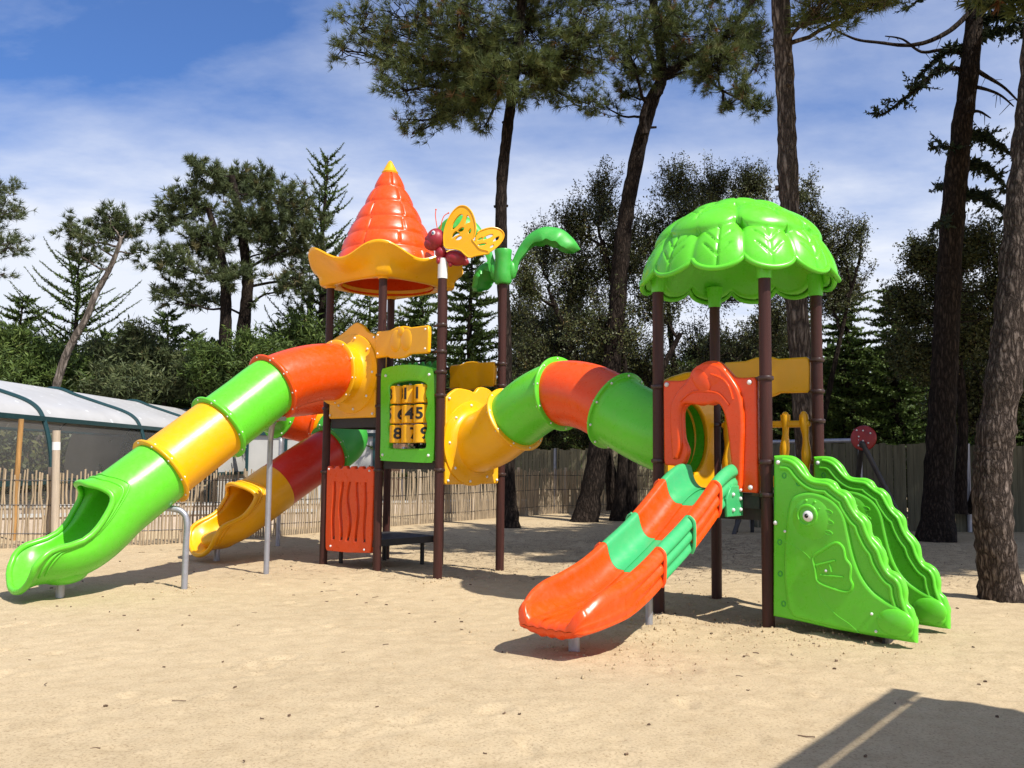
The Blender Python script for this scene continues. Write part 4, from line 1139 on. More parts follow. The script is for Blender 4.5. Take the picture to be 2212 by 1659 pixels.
d_ = q.normal(size=(n, 3)); d_ /= np.linalg.norm(d_, axis=1)[:, None]; s2 = np.cross(d_, q.normal(size=(n, 3))); s2 /= np.linalg.norm(s2, axis=1)[:, None]
B0 = np.stack([hx, hy, hz], 1); L_ = q.uniform(.14, .3, (n, 1))
V = np.stack([B0, B0 + d_ * L_ * .5 + s2 * L_ * .25, B0 + d_ * L_, B0 + d_ * L_ * .5 - s2 * L_ * .25], 1).reshape(-1, 3)
hg = thing('hedge', (-16.2, 26, 0), 'dark hedge seen through the clear sides of the pool cover', 'hedge')
link('foliage', raw_mesh('foliage', V, np.arange(4 * n).reshape(n, 4), ['oak_leaves'], False, np.repeat(q.beta(2, 2, n), 4)), hg)
mb = MB(); mb.box((-16.2, 26.5, .95), (.5, 27, 1.9), 'twig'); mb.build('twigs', hg)
bw = thing('panel_wall', (-6.6, 31, 0), 'pale panelled wall with dark green frame behind the spiral slide', 'wall')
mb = MB(); mb.box((-6.75, 31.2, 1.12), (4.4, .10, 2.24), 'pale_panel'); mb.box((-6.75, 31.25, 2.75), (4.4, .08, .78), 'pale_panel'); mb.build('panel', bw)
for x in (-8.9, -7.6, -6.3, -4.62):
    mb = MB(); mb.box((x, 31.12, 1.15), (.09, .06, 2.3), 'green_frame'); mb.build('frame_post', bw)
mb = MB(); mb.box((-6.75, 31.11, 2.30), (4.5, .09, .12), 'green_frame'); mb.build('frame_beam', bw)
sw_ = MB(); sw_.box((-3.75, 30.8, 1.0), (.95, .12, 2.0), 'salmon_wall')
tag(sw_.build('salmon_wall'), 'salmon coloured wall glimpsed under the number panel', 'wall')
for k, (x, y, L, h) in enumerate(((-8.2, 18.2, 9, .32), (-7.2, 20.6, 8, .42), (-3.5, 25.2, 9, .30))):
    mb = MB(); mb.box((x, y, h / 2), (L, .3, h), 'concrete', (np.array((.86, .5, 0)), np.array((-.5, .86, 0)), Z))
    mb.box((x, y, h + .025), (L, .36, .05), 'pale_panel', (np.array((.86, .5, 0)), np.array((-.5, .86, 0)), Z))
    tag(mb.build('low_wall'), ('nearest low pale kerb wall seen through the left palings', 'second low pale kerb wall beyond the left palings', 'low pale kerb wall seen through the middle palings')[k], 'kerb wall')

# ------------------------------------------------------------------ swing at the back right
yS = 18.0
sw = thing('swing', (7.2, yS, 0), 'swing frame with a red spotted disc at its corner', 'swing')
cor = at(1862, 945, yS); far_ = at(1655, 955, yS + 2.0)
mb = MB(); mb.tube([cor + np.array((0, .1, -.05)), far_], .045, 'galvanised', 10); mb.build('crossbar', sw)
for px_, py_, dy in ((1978, 1172, 0), (1838, 1150, 2.0)):
    g = gr(px_, py_); mb = MB(); mb.tube([cor - Z * .1, g - Z * .1], .05, 'dark_steel', 10); mb.build('leg', sw)
for dx, dy in ((-.9, -.6), (.7, .7)):
    mb = MB(); mb.tube([far_, (far_[0] + dx, far_[1] + dy, -.1)], .05, 'dark_steel', 10); mb.build('leg', sw)
mb = MB(); nn = np.array((-.62, -.78, .1)); nn /= np.linalg.norm(nn); tt = np.cross(nn, Z); tt /= np.linalg.norm(tt); uu = np.cross(tt, nn)
G = []
for r, h in ((.001, .05), (.10, .055), (.18, .05), (.24, .035), (.252, .0), (.24, -.035), (.1, -.05), (.001, -.05)):
    G.append([cor + nn * (h - .1 + .0) + (tt * math.cos(a) + uu * math.sin(a)) * r for a in np.linspace(0, 2 * math.pi, 32, endpoint=False)])
mb.grid(G, 'red_disc', closev=True)
for a, r in ((.3, .08), (1.6, .14), (2.6, .17), (3.9, .15), (5.2, .17), (.9, .19), (4.6, .06)): mb.ball(cor + nn * (-.045) + (tt * math.cos(a) + uu * math.sin(a)) * r, .018, 'white_plastic', 8, 6)
mb.build('spotted_disc', sw)
sx = cor * .45 + far_ * .55
st = thing('hanging_swing', (sx[0], sx[1], .45), 'black rubber swing seat hanging from chains behind the green ramp', 'swing seat')
mb = MB(); mb.grid([[(sx[0] + x, sx[1] + y, .46 + .25 * x * x) for y in np.linspace(-.09, .09, 4)] for x in np.linspace(-.24, .24, 9)] , 'rubber'); mb.build('seat', st)
for s_ in (-1, 1):
    mb = MB(); mb.tube([(sx[0] + s_ * .24, sx[1], .47), (sx[0] + s_ * .24, sx[1], sx[2])], .009, 'galvanised', 6); mb.build('chain', st)
mb = MB(); a, b = gr(1498, 1148), at(1522, 1095, gr(1498, 1148)[1] + .9)
mb.tube([a, b * 1.0], .05, 'pole_wood', 10)
tag(mb.build('seesaw_beam'), 'short pale slanting wooden beam under the open slide', 'beam')
mb = MB(); c = gr(1615, 1150)
mb.grid([[c + np.array((x, y, .28 + .5 * x * x)) for y in np.linspace(-.16, .16, 5)] for x in np.linspace(-.32, .32, 9)], 'rubber'); mb.tube([c + np.array((-.25, 0, -.05)), c + np.array((-.22, 0, .3))], .04, 'rubber', 8); mb.tube([c + np.array((.1, 0, -.05)), c + np.array((.1, 0, .3))], .04, 'rubber', 8)
tag(mb.build('play_bench'), 'low black play seat on two short legs in the shade under the right tower', 'play seat')

# ------------------------------------------------------------------ open shelter beside the photographer: casts the shade at the lower right
SUN_EL, SUN_H = RAD(52), np.array((.7071, -.7071))
zs_ = 3.5; sh = zs_ / math.tan(SUN_EL); off = SUN_H * sh
A_ = np.array((2.62, 6.35)) + off; dv = np.array((-.61, -.792)); rv = np.array((.792, -.61))
shl = thing('shelter', tuple(w3(A_ + dv * 1.8 + rv * 1.5)), 'timber shelter roof beside the camera casting shade on the sand', 'shelter')
def roofbox(u0, u1, v0, v1, z, th, name, wav=0):
    mb = MB(); n = 24; q0 = [w3(A_ + dv * u0 + rv * v, z) for v in (v0, v1)]
    front = [A_ + dv * (u0 + (wav * math.sin(v * 9) if wav else 0)) + rv * v for v in np.linspace(v0, v1, n)]
    back = [A_ + dv * u1 + rv * v for v in np.linspace(v0, v1, n)]
    mb.grid([[w3(p, z - th / 2) for p in front], [w3(p, z + th / 2) for p in front], [w3(p, z + th / 2) for p in back], [w3(p, z - th / 2) for p in back]], 'roof_board', closeu=True)
    return mb.build(name, shl)
roofbox(0, 4.2, 0, .145, zs_, .05, 'edge_beam'); roofbox(.10, 4.2, .20, 3.0, zs_, .05, 'roof', .03)
for u, v in ((.6, 1.9), (3.9, .4), (.6, 2.8), (3.9, 2.8)):
    p = A_ + dv * u + rv * v; mb = MB(); mb.box(w3(p, zs_ / 2 - .02), (.10, .10, zs_ - .02), 'roof_board'); mb.build('post', shl)
for u in (.3, 2.1, 3.9):
    mb = MB(); a, b = A_ + dv * u + rv * .02, A_ + dv * u + rv * 2.98; mb.tube([w3(a, zs_ - .06), w3(b, zs_ - .06)], .022, 'roof_board', 8); mb.build('cross_beam', shl)

# ------------------------------------------------------------------ sun, sky, camera
sd = bpy.data.lights.new('sun', 'SUN'); sd.energy = 5.0; sd.angle = RAD(.55); sd.color = (1, .955, .88)
so = bpy.data.objects.new('sun', sd); C.objects.link(so)
sv = Vector((SUN_H[0] * math.cos(SUN_EL), SUN_H[1] * math.cos(SUN_EL), math.sin(SUN_EL)))
so.rotation_euler = sv.to_track_quat('Z', 'Y').to_euler(); so.location = sv * 60
wd = bpy.data.worlds.new('World'); bpy.context.scene.world = wd; wd.use_nodes = True
nt = wd.node_tree; bg = nt.nodes['Background']
sky = node(nt, 'ShaderNodeTexSky'); sky.sky_type = 'NISHITA'; sky.sun_disc = False
sky.sun_elevation = SUN_EL; sky.sun_rotation = RAD(135); sky.altitude = 0; sky.air_density = 1.0; sky.dust_density = .4; sky.ozone_density = 2.0
tc = nt.nodes.new('ShaderNodeTexCoord')
sep = node(nt, 'ShaderNodeSeparateXYZ'); nt.links.new(tc.outputs['Generated'], sep.inputs[0])
def math_(op, a, b=None, clamp=False):
    n_ = node(nt, 'ShaderNodeMath', operation=op); n_.use_clamp = clamp
    for i, v in enumerate((a, b)):
        if v is None: continue
        if isinstance(v, (int, float)): n_.inputs[i].default_value = v
        else: nt.links.new(v, n_.inputs[i])
    return n_.outputs[0]
zc_ = math_('ADD', math_('MAXIMUM', sep.outputs[2], 0.0), .16)
cu_, cv_ = math_('DIVIDE', sep.outputs[0], zc_), math_('DIVIDE', sep.outputs[1], zc_)
cmb = node(nt, 'ShaderNodeCombineXYZ'); nt.links.new(cu_, cmb.inputs[0]); nt.links.new(cv_, cmb.inputs[1])
mp = node(nt, 'ShaderNodeMapping'); mp.inputs['Rotation'].default_value = (0, 0, RAD(25)); mp.inputs['Scale'].default_value = (1.0, 1.5, 1); mp.inputs['Location'].default_value = (CLOUD_X, CLOUD_Y, 0)
nt.links.new(cmb.outputs[0], mp.inputs[0])
ca = noise(nt, .66, 9, .57, mp.outputs[0]); ca.inputs['Distortion'].default_value = .25
cb = noise(nt, 2.3, 8, .6, mp.outputs[0])
mixn = math_('ADD', math_('MULTIPLY', ca.outputs['Fac'], .75), math_('MULTIPLY', cb.outputs['Fac'], .25))
low = ramp(nt, sep.outputs[2], [(0, (.28,) * 3), (.15, (.27,) * 3), (.23, (.20,) * 3), (.32, (.05,) * 3), (.34, (0.0,) * 3), (.6, (-.0,) * 3)])
mixn2 = math_('ADD', mixn, low.outputs[0])
mask = ramp(nt, mixn2, [(.40, (.03, .03, .03)), (.56, (.46, .46, .46)), (.70, (.97, .97, .97))])
skc = node(nt, 'ShaderNodeMix', data_type='RGBA', blend_type='MULTIPLY'); skc.inputs['Factor'].default_value = 1; skc.inputs['B'].default_value = (.78, 1.28, 2.05, 1)
nt.links.new(sky.outputs[0], skc.inputs['A'])
cm = node(nt, 'ShaderNodeMix', data_type='RGBA'); cm.inputs['B'].default_value = (11.8, 12.4, 13.8, 1)
nt.links.new(mask.outputs[0], cm.inputs['Factor']); nt.links.new(skc.outputs['Result'], cm.inputs['A'])
nt.links.new(cm.outputs['Result'], bg.inputs['Color']); bg.inputs['Strength'].default_value = .058

cd = bpy.data.cameras.new('camera'); co_ = bpy.data.objects.new('camera', cd); C.objects.link(co_)
cd.sensor_width = 36; cd.lens = 3452.6 / 3840 * 36; cd.clip_start = .05; cd.clip_end = 2000
c_, s_ = math.cos(PIT), math.sin(PIT); cr, sr = math.cos(ROL), math.sin(ROL)
r0, u0, f0 = Vector((1, 0, 0)), Vector((0, -s_, c_)), Vector((0, c_, s_))
R_ = r0 * cr + u0 * sr; U2 = u0 * cr - r0 * sr; B_ = -f0
co_.matrix_world = Matrix(((R_[0], U2[0], B_[0], 0), (R_[1], U2[1], B_[1], 0), (R_[2], U2[2], B_[2], H), (0, 0, 0, 1)))
sc = bpy.context.scene; sc.camera = co_
sc.view_settings.view_transform = 'Standard'; sc.view_settings.look = 'None'; sc.view_settings.exposure = .36; sc.view_settings.gamma = 1
sc.render.engine = 'CYCLES'
sc.cycles.max_bounces = 7; sc.cycles.diffuse_bounces = 3; sc.cycles.glossy_bounces = 3; sc.cycles.transparent_max_bounces = 12; sc.cycles.transmission_bounces = 3
sc.cycles.use_denoising = True

# ------------------------------------------------------------------ trees
def unit(v): return v / (np.linalg.norm(v, axis=-1, keepdims=True) + 1e-9)
def diamonds(base, d, L, W, q, flat=.0):
    """leaf-sized diamond faces: base points, directions, lengths, widths"""
    n = len(base); r = q.normal(size=(n, 3)); r[:, 2] *= (1 - flat)
    s = unit(np.cross(d, r)); L = np.broadcast_to(L, (n,))[:, None]; W = np.broadcast_to(W, (n,))[:, None]
    V = np.stack([base, base + d * L * .45 + s * W / 2, base + d * L, base + d * L * .45 - s * W / 2], 1).reshape(-1, 3)
    return V, np.arange(4 * n).reshape(n, 4)
def needles(c, ax, n, L, W, q, spread):
    """tufts: n needles round every centre c, fanned about axis ax"""
    m = len(c)
    d = unit(ax[:, None, :] + spread * q.normal(size=(m, n, 3)) * .6).reshape(-1, 3)
    b = np.repeat(c, n, 0) + d * .012
    s = unit(np.cross(d, q.normal(size=d.shape)))
    LL = L * q.uniform(.7, 1.15, (m * n, 1))
    V = np.stack([b - s * W / 2, b + s * W / 2, b + d * LL], 1).reshape(-1, 3)
    return V, np.arange(3 * m * n).reshape(-1, 3)
def curve_pts(a, b, bend, n, q, wob=.04):
    a, b = np.array(a, float), np.array(b, float); t = np.linspace(0, 1, n)[:, None]
    L = np.linalg.norm(b - a); m = (a + b) / 2 + np.array(bend) * L
    P = (1 - t) ** 2 * a + 2 * t * (1 - t) * m + t * t * b
    w = np.cumsum(q.normal(size=(n, 3)), 0) * wob * L / n ** .5; w -= t * w[-1]; w -= w[0] * (1 - t)
    return P + w
def px_clump(x, y, rx, ry, Y, dz=0):
    c = at(x, y, Y); k = Y / F
    return c, np.array((rx * k, rx * k * 1.0, ry * k))

def trunk_tube(mb, P, r0, r1, mat, q, seg=18, wob=.07):
    P = catmull(P, 8); n = len(P); r = np.linspace(r0, r1, n); r[:5] *= np.linspace(1.45, 1.04, 5)
    mb.tube(P, r * (1 + .04 * q.normal(size=n)), mat, seg, wob=wob, rs=q); return P

def pine(name, label, trunk, radii, clumps, seed, bark_='pine_bark', leaf_='pine_needles', nl=.17, nw=.011, tuft=20, dens=1.0, limbs=None, tint0=0.0, group=None, zmin=None, stubs=0):
    q = np.random.default_rng(seed)
    root = thing(name, tuple(trunk[0] * np.array((1, 1, 0))), label, 'tree', group)
    mb = MB()
    P = trunk_tube(mb, trunk, radii[0], radii[1], bark_, q, 22)
    for extra in (limbs or []):
        E_ = catmull(extra[0], 8); mb.tube(E_, np.linspace(extra[1], extra[2], len(E_)), bark_, 10, wob=.06, rs=q)
    for k in range(stubs):
        i = q.integers(len(P) // 3, len(P) - 2); d = unit(q.normal(size=3) * np.array((1, 1, .3)))
        mb.tube([P[i] + d * radii[1] * .5, P[i] + d * (radii[0] * 1.15)], [radii[1] * .38, radii[1] * .34], bark_, 9)
    TV, TC, TA = [], [], []
    src = np.concatenate([P] + [catmull(e[0], 6) for e in (limbs or [])])
    if zmin is not None: src = src[src[:, 2] > zmin]
    for (c, r, nbr) in clumps:
        lowbias = src[:, 2] + .55 * np.linalg.norm(src - c, axis=1)
        a = src[np.argmin(np.linalg.norm(src - (c - np.array((0, 0, .35 * np.linalg.norm(src[:, :2] - c[:2], axis=1).min()))), axis=1))]
        Lm = curve_pts(a, c, (0, 0, -.10), 10, q, .05)
        rr = .022 + .012 * np.linalg.norm(c - a)
        mb.tube(Lm, np.linspace(min(rr, radii[1] * .7), .018, 10), bark_, 7)
        for b in range(int(nbr * dens)):
            d = unit(q.normal(size=3) + np.array((0, 0, .15))); e = c + d * r * q.uniform(.62, 1.03)
            if b % 4 == 0: e = Lm[q.integers(4, 9)] + unit(q.normal(size=3) + np.array((0, 0, .3))) * r.mean() * q.uniform(.3, .8)
            s = Lm[q.integers(4, 10)] if q.random() < .6 else c + q.normal(size=3) * r * .25
            B = curve_pts(s, e, (0, 0, -.10), 7, q, .07)
            mb.tube(B, np.linspace(.014, .005, 7), bark_, 4, caps=False)
            for t in np.linspace(.42, 1, 6):
                i = t * 6; k = min(int(i), 5); p = B[k] + (B[k + 1] - B[k]) * (i - k)
                dirn = unit(B[k + 1] - B[k] + np.array((0, 0, .30)) * np.linalg.norm(B[k + 1] - B[k]))
                TC.append(p + q.normal(size=3) * .06); TA.append(unit(dirn + q.normal(size=3) * .45))
    TC, TA = np.array(TC), np.array(TA)
    V, Fc = needles(TC, TA, tuft, nl, nw, q, 1.0)
    tt = np.clip(q.beta(2.2, 2.6, len(TC)) * .88 + tint0, 0, 1); tt[q.random(len(TC)) < .05] = q.uniform(.9, 1)
    mb.build('trunk', root, angle=60)
    link('crown', raw_mesh('crown', V, Fc, [leaf_], False, np.repeat(tt, tuft * 3)), root)
    return root

def spray_branch(P, q, n, Lmax, Wr, droop, out):
    """flat sprays along a conifer branch P"""
    P = np.array(P); m = len(P) - 1
    t = q.uniform(.08, 1, n); i = t * m; k = np.minimum(i.astype(int), m - 1); f = (i - k)[:, None]
    p = P[k] * (1 - f) + P[k + 1] * f; T = unit(P[k + 1] - P[k])
    d = unit(T * .75 + q.normal(size=(n, 3)) * .55 + np.array((0, 0, droop)))
    L = Lmax * (1.08 - t * .75) * q.uniform(.5, 1.1, n)
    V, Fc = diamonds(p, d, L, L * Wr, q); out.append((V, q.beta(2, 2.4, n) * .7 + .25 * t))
def merge(parts):
    V = np.concatenate([p[0] for p in parts]); tint = np.concatenate([np.repeat(p[1], 4) for p in parts])
    return V, np.arange(len(V)).reshape(-1, 4), tint
def cypress(name, label, base, h, rad, seed, nb=90, pw=.72, ns=130, mat='cypress_sprays', Lmax=.42, up=.35, z0=.08, top_spiky=1.0, group=None, lean=(0, 0), Wr=.30, bark_='dark_bark', tr=None):
    q = np.random.default_rng(seed); base = np.array(base, float)
    root = thing(name, tuple(base), label, 'tree', group)
    mb = MB(); tip = base + np.array((lean[0], lean[1], h))
    tr = tr or .018 * h + .06
    Pt = curve_pts(base - Z * .1, tip, (0, 0, 0), 14, q, .015); mb.tube(Pt, np.linspace(tr, .02, 14), bark_, 9)
    out = []
    for b in range(nb):
        t = z0 + (1 - z0) * (b + q.random()) / nb; t = min(t, .985)
        i = t * 13; k = min(int(i), 12); a = Pt[k] + (Pt[k + 1] - Pt[k]) * (i - k)
        ph_ = b * 2.4 + q.normal() * .4
        R = rad * (1 - t) ** pw * q.uniform(.5, 1.25) + .35
        rise = up * R * q.uniform(.6, 1.5)
        e = a + np.array((math.cos(ph_) * R, math.sin(ph_) * R, rise))
        B = curve_pts(a, e, (0, 0, -.16), 8, q, .03)
        mb.tube(B, np.linspace(.03 + .02 * (1 - t), .008, 8), bark_, 4, caps=False)
        spray_branch(B, q, int(ns * (.45 + .75 * R / rad)), Lmax * (.55 + .45 * min(1, R / rad * 1.3)), Wr, .05, out)
    spray_branch(Pt[-4:], q, ns, Lmax * .5, Wr, .2, out)
    mb.build('trunk', root)
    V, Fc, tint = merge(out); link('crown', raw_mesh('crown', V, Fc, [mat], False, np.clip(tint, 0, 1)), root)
    return root

def broadleaf(name, label, stems, clumps, seed, leaf_n, leaf=(.066, .034), mat='oak_leaves', bark_='dark_bark', cat='tree', spiky=1.0, r0=.13):
    q = np.random.default_rng(seed); root = thing(name, tuple(np.array(stems[0][0]) * np.array((1, 1, 0))), label, cat)
    mb = MB(); src = []
    for st in stems:
        P = trunk_tube(mb, st, r0, r0 * .35, bark_, q, 12, .05); src.append(P)
    src = np.concatenate(src); out = []
    tot = sum(c[2] for c in clumps)
    for c, r, wgt in clumps:
        a = src[np.argmin(np.linalg.norm(src - (c - Z * .8), axis=1))]
        Lm = curve_pts(a, c, (0, 0, -.05), 9, q, .06); mb.tube(Lm, np.linspace(.045, .018, 9), bark_, 6)
        n = int(leaf_n * wgt / tot); nb = max(6, n // 55)
        for b in range(nb):
            d = unit(q.normal(size=3) + np.array((0, 0, .25))); e = c + d * r * q.uniform(.4, 1.22) + Z * (r[2] * .45 * spiky * q.random() if d[2] > .3 else 0)
            s = Lm[q.integers(3, 9)] if q.random() < .5 else c + q.normal(size=3) * r * .35
            B = curve_pts(s, e, (0, 0, -.04), 6, q, .08); mb.tube(B, np.linspace(.012, .004, 6), bark_, 3, caps=False)
            m = n // nb; t = q.beta(1.8, 1.1, m); i = t * 5; k = np.minimum(i.astype(int), 4); f = (i - k)[:, None]
            p = B[k] * (1 - f) + B[k + 1] * f + q.normal(size=(m, 3)) * .065
            V, Fc = diamonds(p, unit(q.normal(size=(m, 3)) + np.array((0, 0, .2))), leaf[0] * q.uniform(.5, 1.5, m), leaf[1] * q.uniform(.6, 1.4, m), q)
            out.append((V, np.clip(q.beta(2.2, 2.6, m) + q.normal() * .08, 0, 1)))
    mb.build('trunk', root, angle=60); V, Fc, tint = merge(out); link('crown', raw_mesh('crown', V, Fc, [mat], False, tint), root)
    return root
def cl(L, Y, jit=1.2, seed=0):
    q = np.random.default_rng(seed); return [(*px_clump(x, y, rx, ry, Y + q.uniform(-jit, jit)), n) for x, y, rx, ry, n in L]
def pxp(L, Y0, Y1=None): return [at(x, y, Y0 + (0 if Y1 is None else (Y1 - Y0) * k / (len(L) - 1))) for k, (x, y) in enumerate(L)]

# tall pine behind the number panel
Y = 20.9
pine('pine_tree', 'tall pine whose straight dark trunk rises behind the green palm post', [gr(1105, 1140) - Z * .1] + pxp([(1098, 1000), (1090, 700), (1083, 520), (1084, 400), (1095, 290), (1112, 160), (1125, 20), (1128, -160), (1120, -330)], Y), (.155, .095),
     cl([(775, 60, 75, 70, 26), (870, 45, 110, 75, 48), (1000, 60, 130, 95, 80), (1140, 60, 150, 105, 95), (1270, 80, 110, 110, 66), (870, 195, 70, 42, 24), (930, 235, 60, 42, 20), (880, 268, 38, 24, 9), (985, 195, 60, 45, 20), (1070, 165, 90, 55, 34), (1025, 240, 45, 28, 9), (1200, 190, 85, 45, 26), (1275, 225, 45, 30, 9), (745, 110, 45, 45, 12), (1045, 275, 22, 14, 4), (905, 130, 80, 50, 34), (1040, 205, 50, 30, 18), (960, 215, 50, 30, 18), (1000, 245, 40, 22, 10), (1120, 215, 40, 25, 10), (1010, 130, 90, 50, 40), (1140, 160, 100, 45, 40), (840, 120, 60, 50, 22), (965, 255, 36, 22, 9), (1235, 160, 80, 40, 26), (890, 290, 26, 16, 5),
          (950, -60, 200, 90, 90), (1180, -80, 200, 100, 90), (1080, -230, 220, 110, 70), (1300, -40, 120, 90, 40)], Y, 1.6, 1), 21, bark_='dark_bark', tuft=22, nl=.22, nw=.013, stubs=9, dens=1.12, zmin=float(at(1112, 145, 20.9)[2]))
# forked pine leaning to the right
Y = 22.9
pine('pine_tree', 'forked dark pine leaning right behind the crawl tunnel', [gr(1262, 1127) - Z * .1] + pxp([(1285, 1020), (1310, 880), (1330, 700), (1345, 520), (1362, 410), (1385, 300), (1412, 215), (1430, 165), (1420, 60), (1395, -80)], Y), (.28, .09),
     cl([(1440, 55, 120, 80, 60), (1570, 70, 100, 85, 56), (1640, 130, 40, 70, 18), (1350, 90, 70, 75, 34), (1345, 200, 50, 35, 12), (1310, 230, 35, 22, 7), (1520, 150, 60, 38, 16), (1590, 190, 60, 45, 18), (1640, 235, 34, 32, 10), (1575, 240, 36, 24, 8), (1460, 120, 90, 50, 30), (1550, 130, 90, 50, 30), (1385, 150, 60, 50, 20), (1620, 80, 60, 60, 22), (1480, -60, 200, 90, 70), (1600, -30, 110, 60, 40), (1380, -170, 200, 90, 50), (1640, -150, 170, 80, 90), (1520, -250, 220, 90, 90), (1760, -90, 120, 60, 60), (1850, -150, 140, 80, 70), (1960, -220, 140, 80, 60), (1700, -280, 200, 80, 70)], Y, 2.2, 2), 22, tuft=22, nl=.21, nw=.013, bark_='dark_bark', tint0=0, dens=1.1,
     limbs=[(pxp([(1436, 160), (1490, 130), (1560, 85), (1620, 10), (1660, -80)], Y), .12, .05), (pxp([(1440, 170), (1500, 155), (1560, 195), (1640, 235)], Y, Y - 1), .05, .02), (pxp([(1392, 290), (1388, 255), (1400, 215), (1425, 170)], Y - .3), .10, .07), (pxp([(1425, 175), (1405, 120), (1385, 60)], Y), .09, .04)], stubs=5)
# tall straight pine behind the right tower
Y = 12.9
pine('pine_tree', 'straight scaly pine trunk rising behind the leaf canopy', [at(1762, 1225, Y) - Z * .15] + pxp([(1752, 1100), (1742, 960), (1728, 760), (1712, 560), (1704, 420), (1700, 300), (1696, 180), (1688, 40), (1684, -120), (1690, -330)], Y), (.160, .118),
     cl([(1790, -10, 90, 38, 22), (1880, 2, 70, 30, 14), (1600, -110, 130, 60, 26), (1800, -150, 200, 70, 40), (1650, -260, 240, 90, 40), (1930, -20, 60, 28, 10), (1560, -230, 140, 70, 40), (1850, -260, 150, 70, 40)], Y, 1.0, 3), 23, tuft=20, nl=.17, nw=.011, stubs=4, dens=1.3)
# near pine at the right edge
Y = 10.5
pine('pine_tree', 'thick pine trunk curving up at the right edge of the sand', [gr(2165, 1290) - Z * .1] + pxp([(2150, 1180), (2142, 1050), (2152, 940), (2172, 800), (2190, 640), (2205, 480), (2222, 300), (2245, 60), (2260, -250), (2270, -500)], Y), (.215, .155),
     [(np.array((6.6, 11.2, 9.6)), np.array((2.0, 1.9, 1.2)), 60), (np.array((5.2, 12.0, 10.6)), np.array((1.9, 1.9, 1.2)), 60), (np.array((7.6, 12.4, 10.8)), np.array((1.9, 1.9, 1.2)), 50), (np.array((4.4, 10.8, 9.4)), np.array((1.2, 1.2, .8)), 24), (np.array((6.2, 13.2, 11.8)), np.array((2., 2., 1.1)), 50), (np.array((6.9, 8.9, 9.9)), np.array((1.1, .9, .8)), 40), (np.array((8.3, 8.6, 9.9)), np.array((1.2, 1.0, .8)), 40), (np.array((9.6, 8.9, 10.2)), np.array((1.2, 1.2, .8)), 40)],
     24, bark_='near_bark', tuft=28, nl=.24, nw=.045, stubs=0, dens=2.0)
# pine just outside the frame on the right: throws the dappled shade on the back of the sand
pine('pine_tree', 'broad shade pine standing outside the frame on the right', [np.array((10.6, 11.2, -.1)), np.array((10.5, 11.2, 4)), np.array((10.2, 11.3, 8)), np.array((10, 11.4, 12))], (.28, .15),
     [(np.array((x, y, z)), np.array((2.2, 2.2, 1.2)), 70) for x, y, z in ((9.2, 11.2, 8.6), (11.6, 11.6, 8.8), (8.2, 13.0, 9.8), (10.2, 12.0, 9.6), (12.2, 9.9, 9.2), (14, 10.2, 9), (9.6, 15.8, 11.0), (13.2, 17.5, 10.8), (17, 15, 9.6), (18.4, 17.2, 10), (16.4, 18.6, 10.4), (12.4, 15.6, 11.2), (20, 15.6, 9.8), (10.4, 13.4, 9.4), (12.5, 13.6, 9.2), (13.6, 11.4, 8.8), (11, 9.8, 9.4), (13, 15.4, 9.6), (14.8, 13.8, 9), (9, 14.4, 10.6), (15.5, 16, 9.4), (11.8, 16.6, 10.6))], 25, tuft=26, nl=.28, nw=.06, dens=2.0)

# dark cedar with drooping limbs
Y = 18.6
q = np.random.default_rng(31)
ced = thing('cedar_tree', tuple(gr(2022, 1166)), 'dark cedar with drooping branches and bare limbs near the right edge', 'tree')
mb = MB(); trunk_tube(mb, [gr(2022, 1168) - Z * .1] + pxp([(2030, 1000), (2040, 800), (2052, 560), (2062, 420), (2075, 300), (2092, 170), (2105, 30), (2112, -150), (2110, -400)], Y), .29, .14, 'dark_bark', q, 20)
out = []
limbs_ = [([(2095, 120), (2040, 108), (1990, 112), (1950, 85), (1912, 78)], .05, 0), ([(2100, 20), (2060, 60), (2010, 88), (1960, 98), (1900, 92), (1850, 85), (1800, 62), (1770, 40)], .06, 0),
          ([(2085, 150), (2030, 150), (1990, 185), (1950, 215), (1915, 242), (1892, 250)], .05, 26), ([(2090, 100), (2050, 105), (2020, 130), (1985, 165), (1975, 195)], .05, 22), ([(2100, 90), (2140, 70), (2190, 60), (2240, 70)], .07, 60),
          ([(2090, 140), (2130, 165), (2170, 190), (2215, 235)], .06, 0), ([(2080, 185), (2120, 190), (2160, 205), (2190, 230)], .05, 0), ([(2075, 250), (2110, 240), (2140, 255)], .05, 0),
          ([(2070, 300), (2110, 290), (2150, 310), (2200, 345)], .04, 60), ([(2066, 360), (2110, 350), (2150, 380), (2190, 420)], .04, 60), ([(2060, 430), (2110, 420), (2160, 450), (2200, 500)], .04, 60),
          ([(2075, 330), (2040, 315), (2005, 322)], .03, 6), ([(2060, 400), (2035, 400), (2010, 415)], .03, 6), ([(2050, 470), (2030, 478), (2012, 500)], .03, 8),
          ([(2105, 10), (2150, 0), (2200, -10), (2260, 20)], .05, 80), ([(2100, 50), (2150, 35), (2195, 40), (2240, 110)], .05, 60), ([(2105, 0), (2060, -20), (2000, -10), (1960, 20)], .05, 16), ([(2112, -60), (2180, -80), (2280, -60)], .05, 60), ([(2108, -100), (2030, -130), (1960, -110)], .05, 60), ([(2112, -200), (2200, -240), (2300, -200)], .05, 60), ([(2108, -260), (2010, -300), (1950, -260)], .05, 50)]
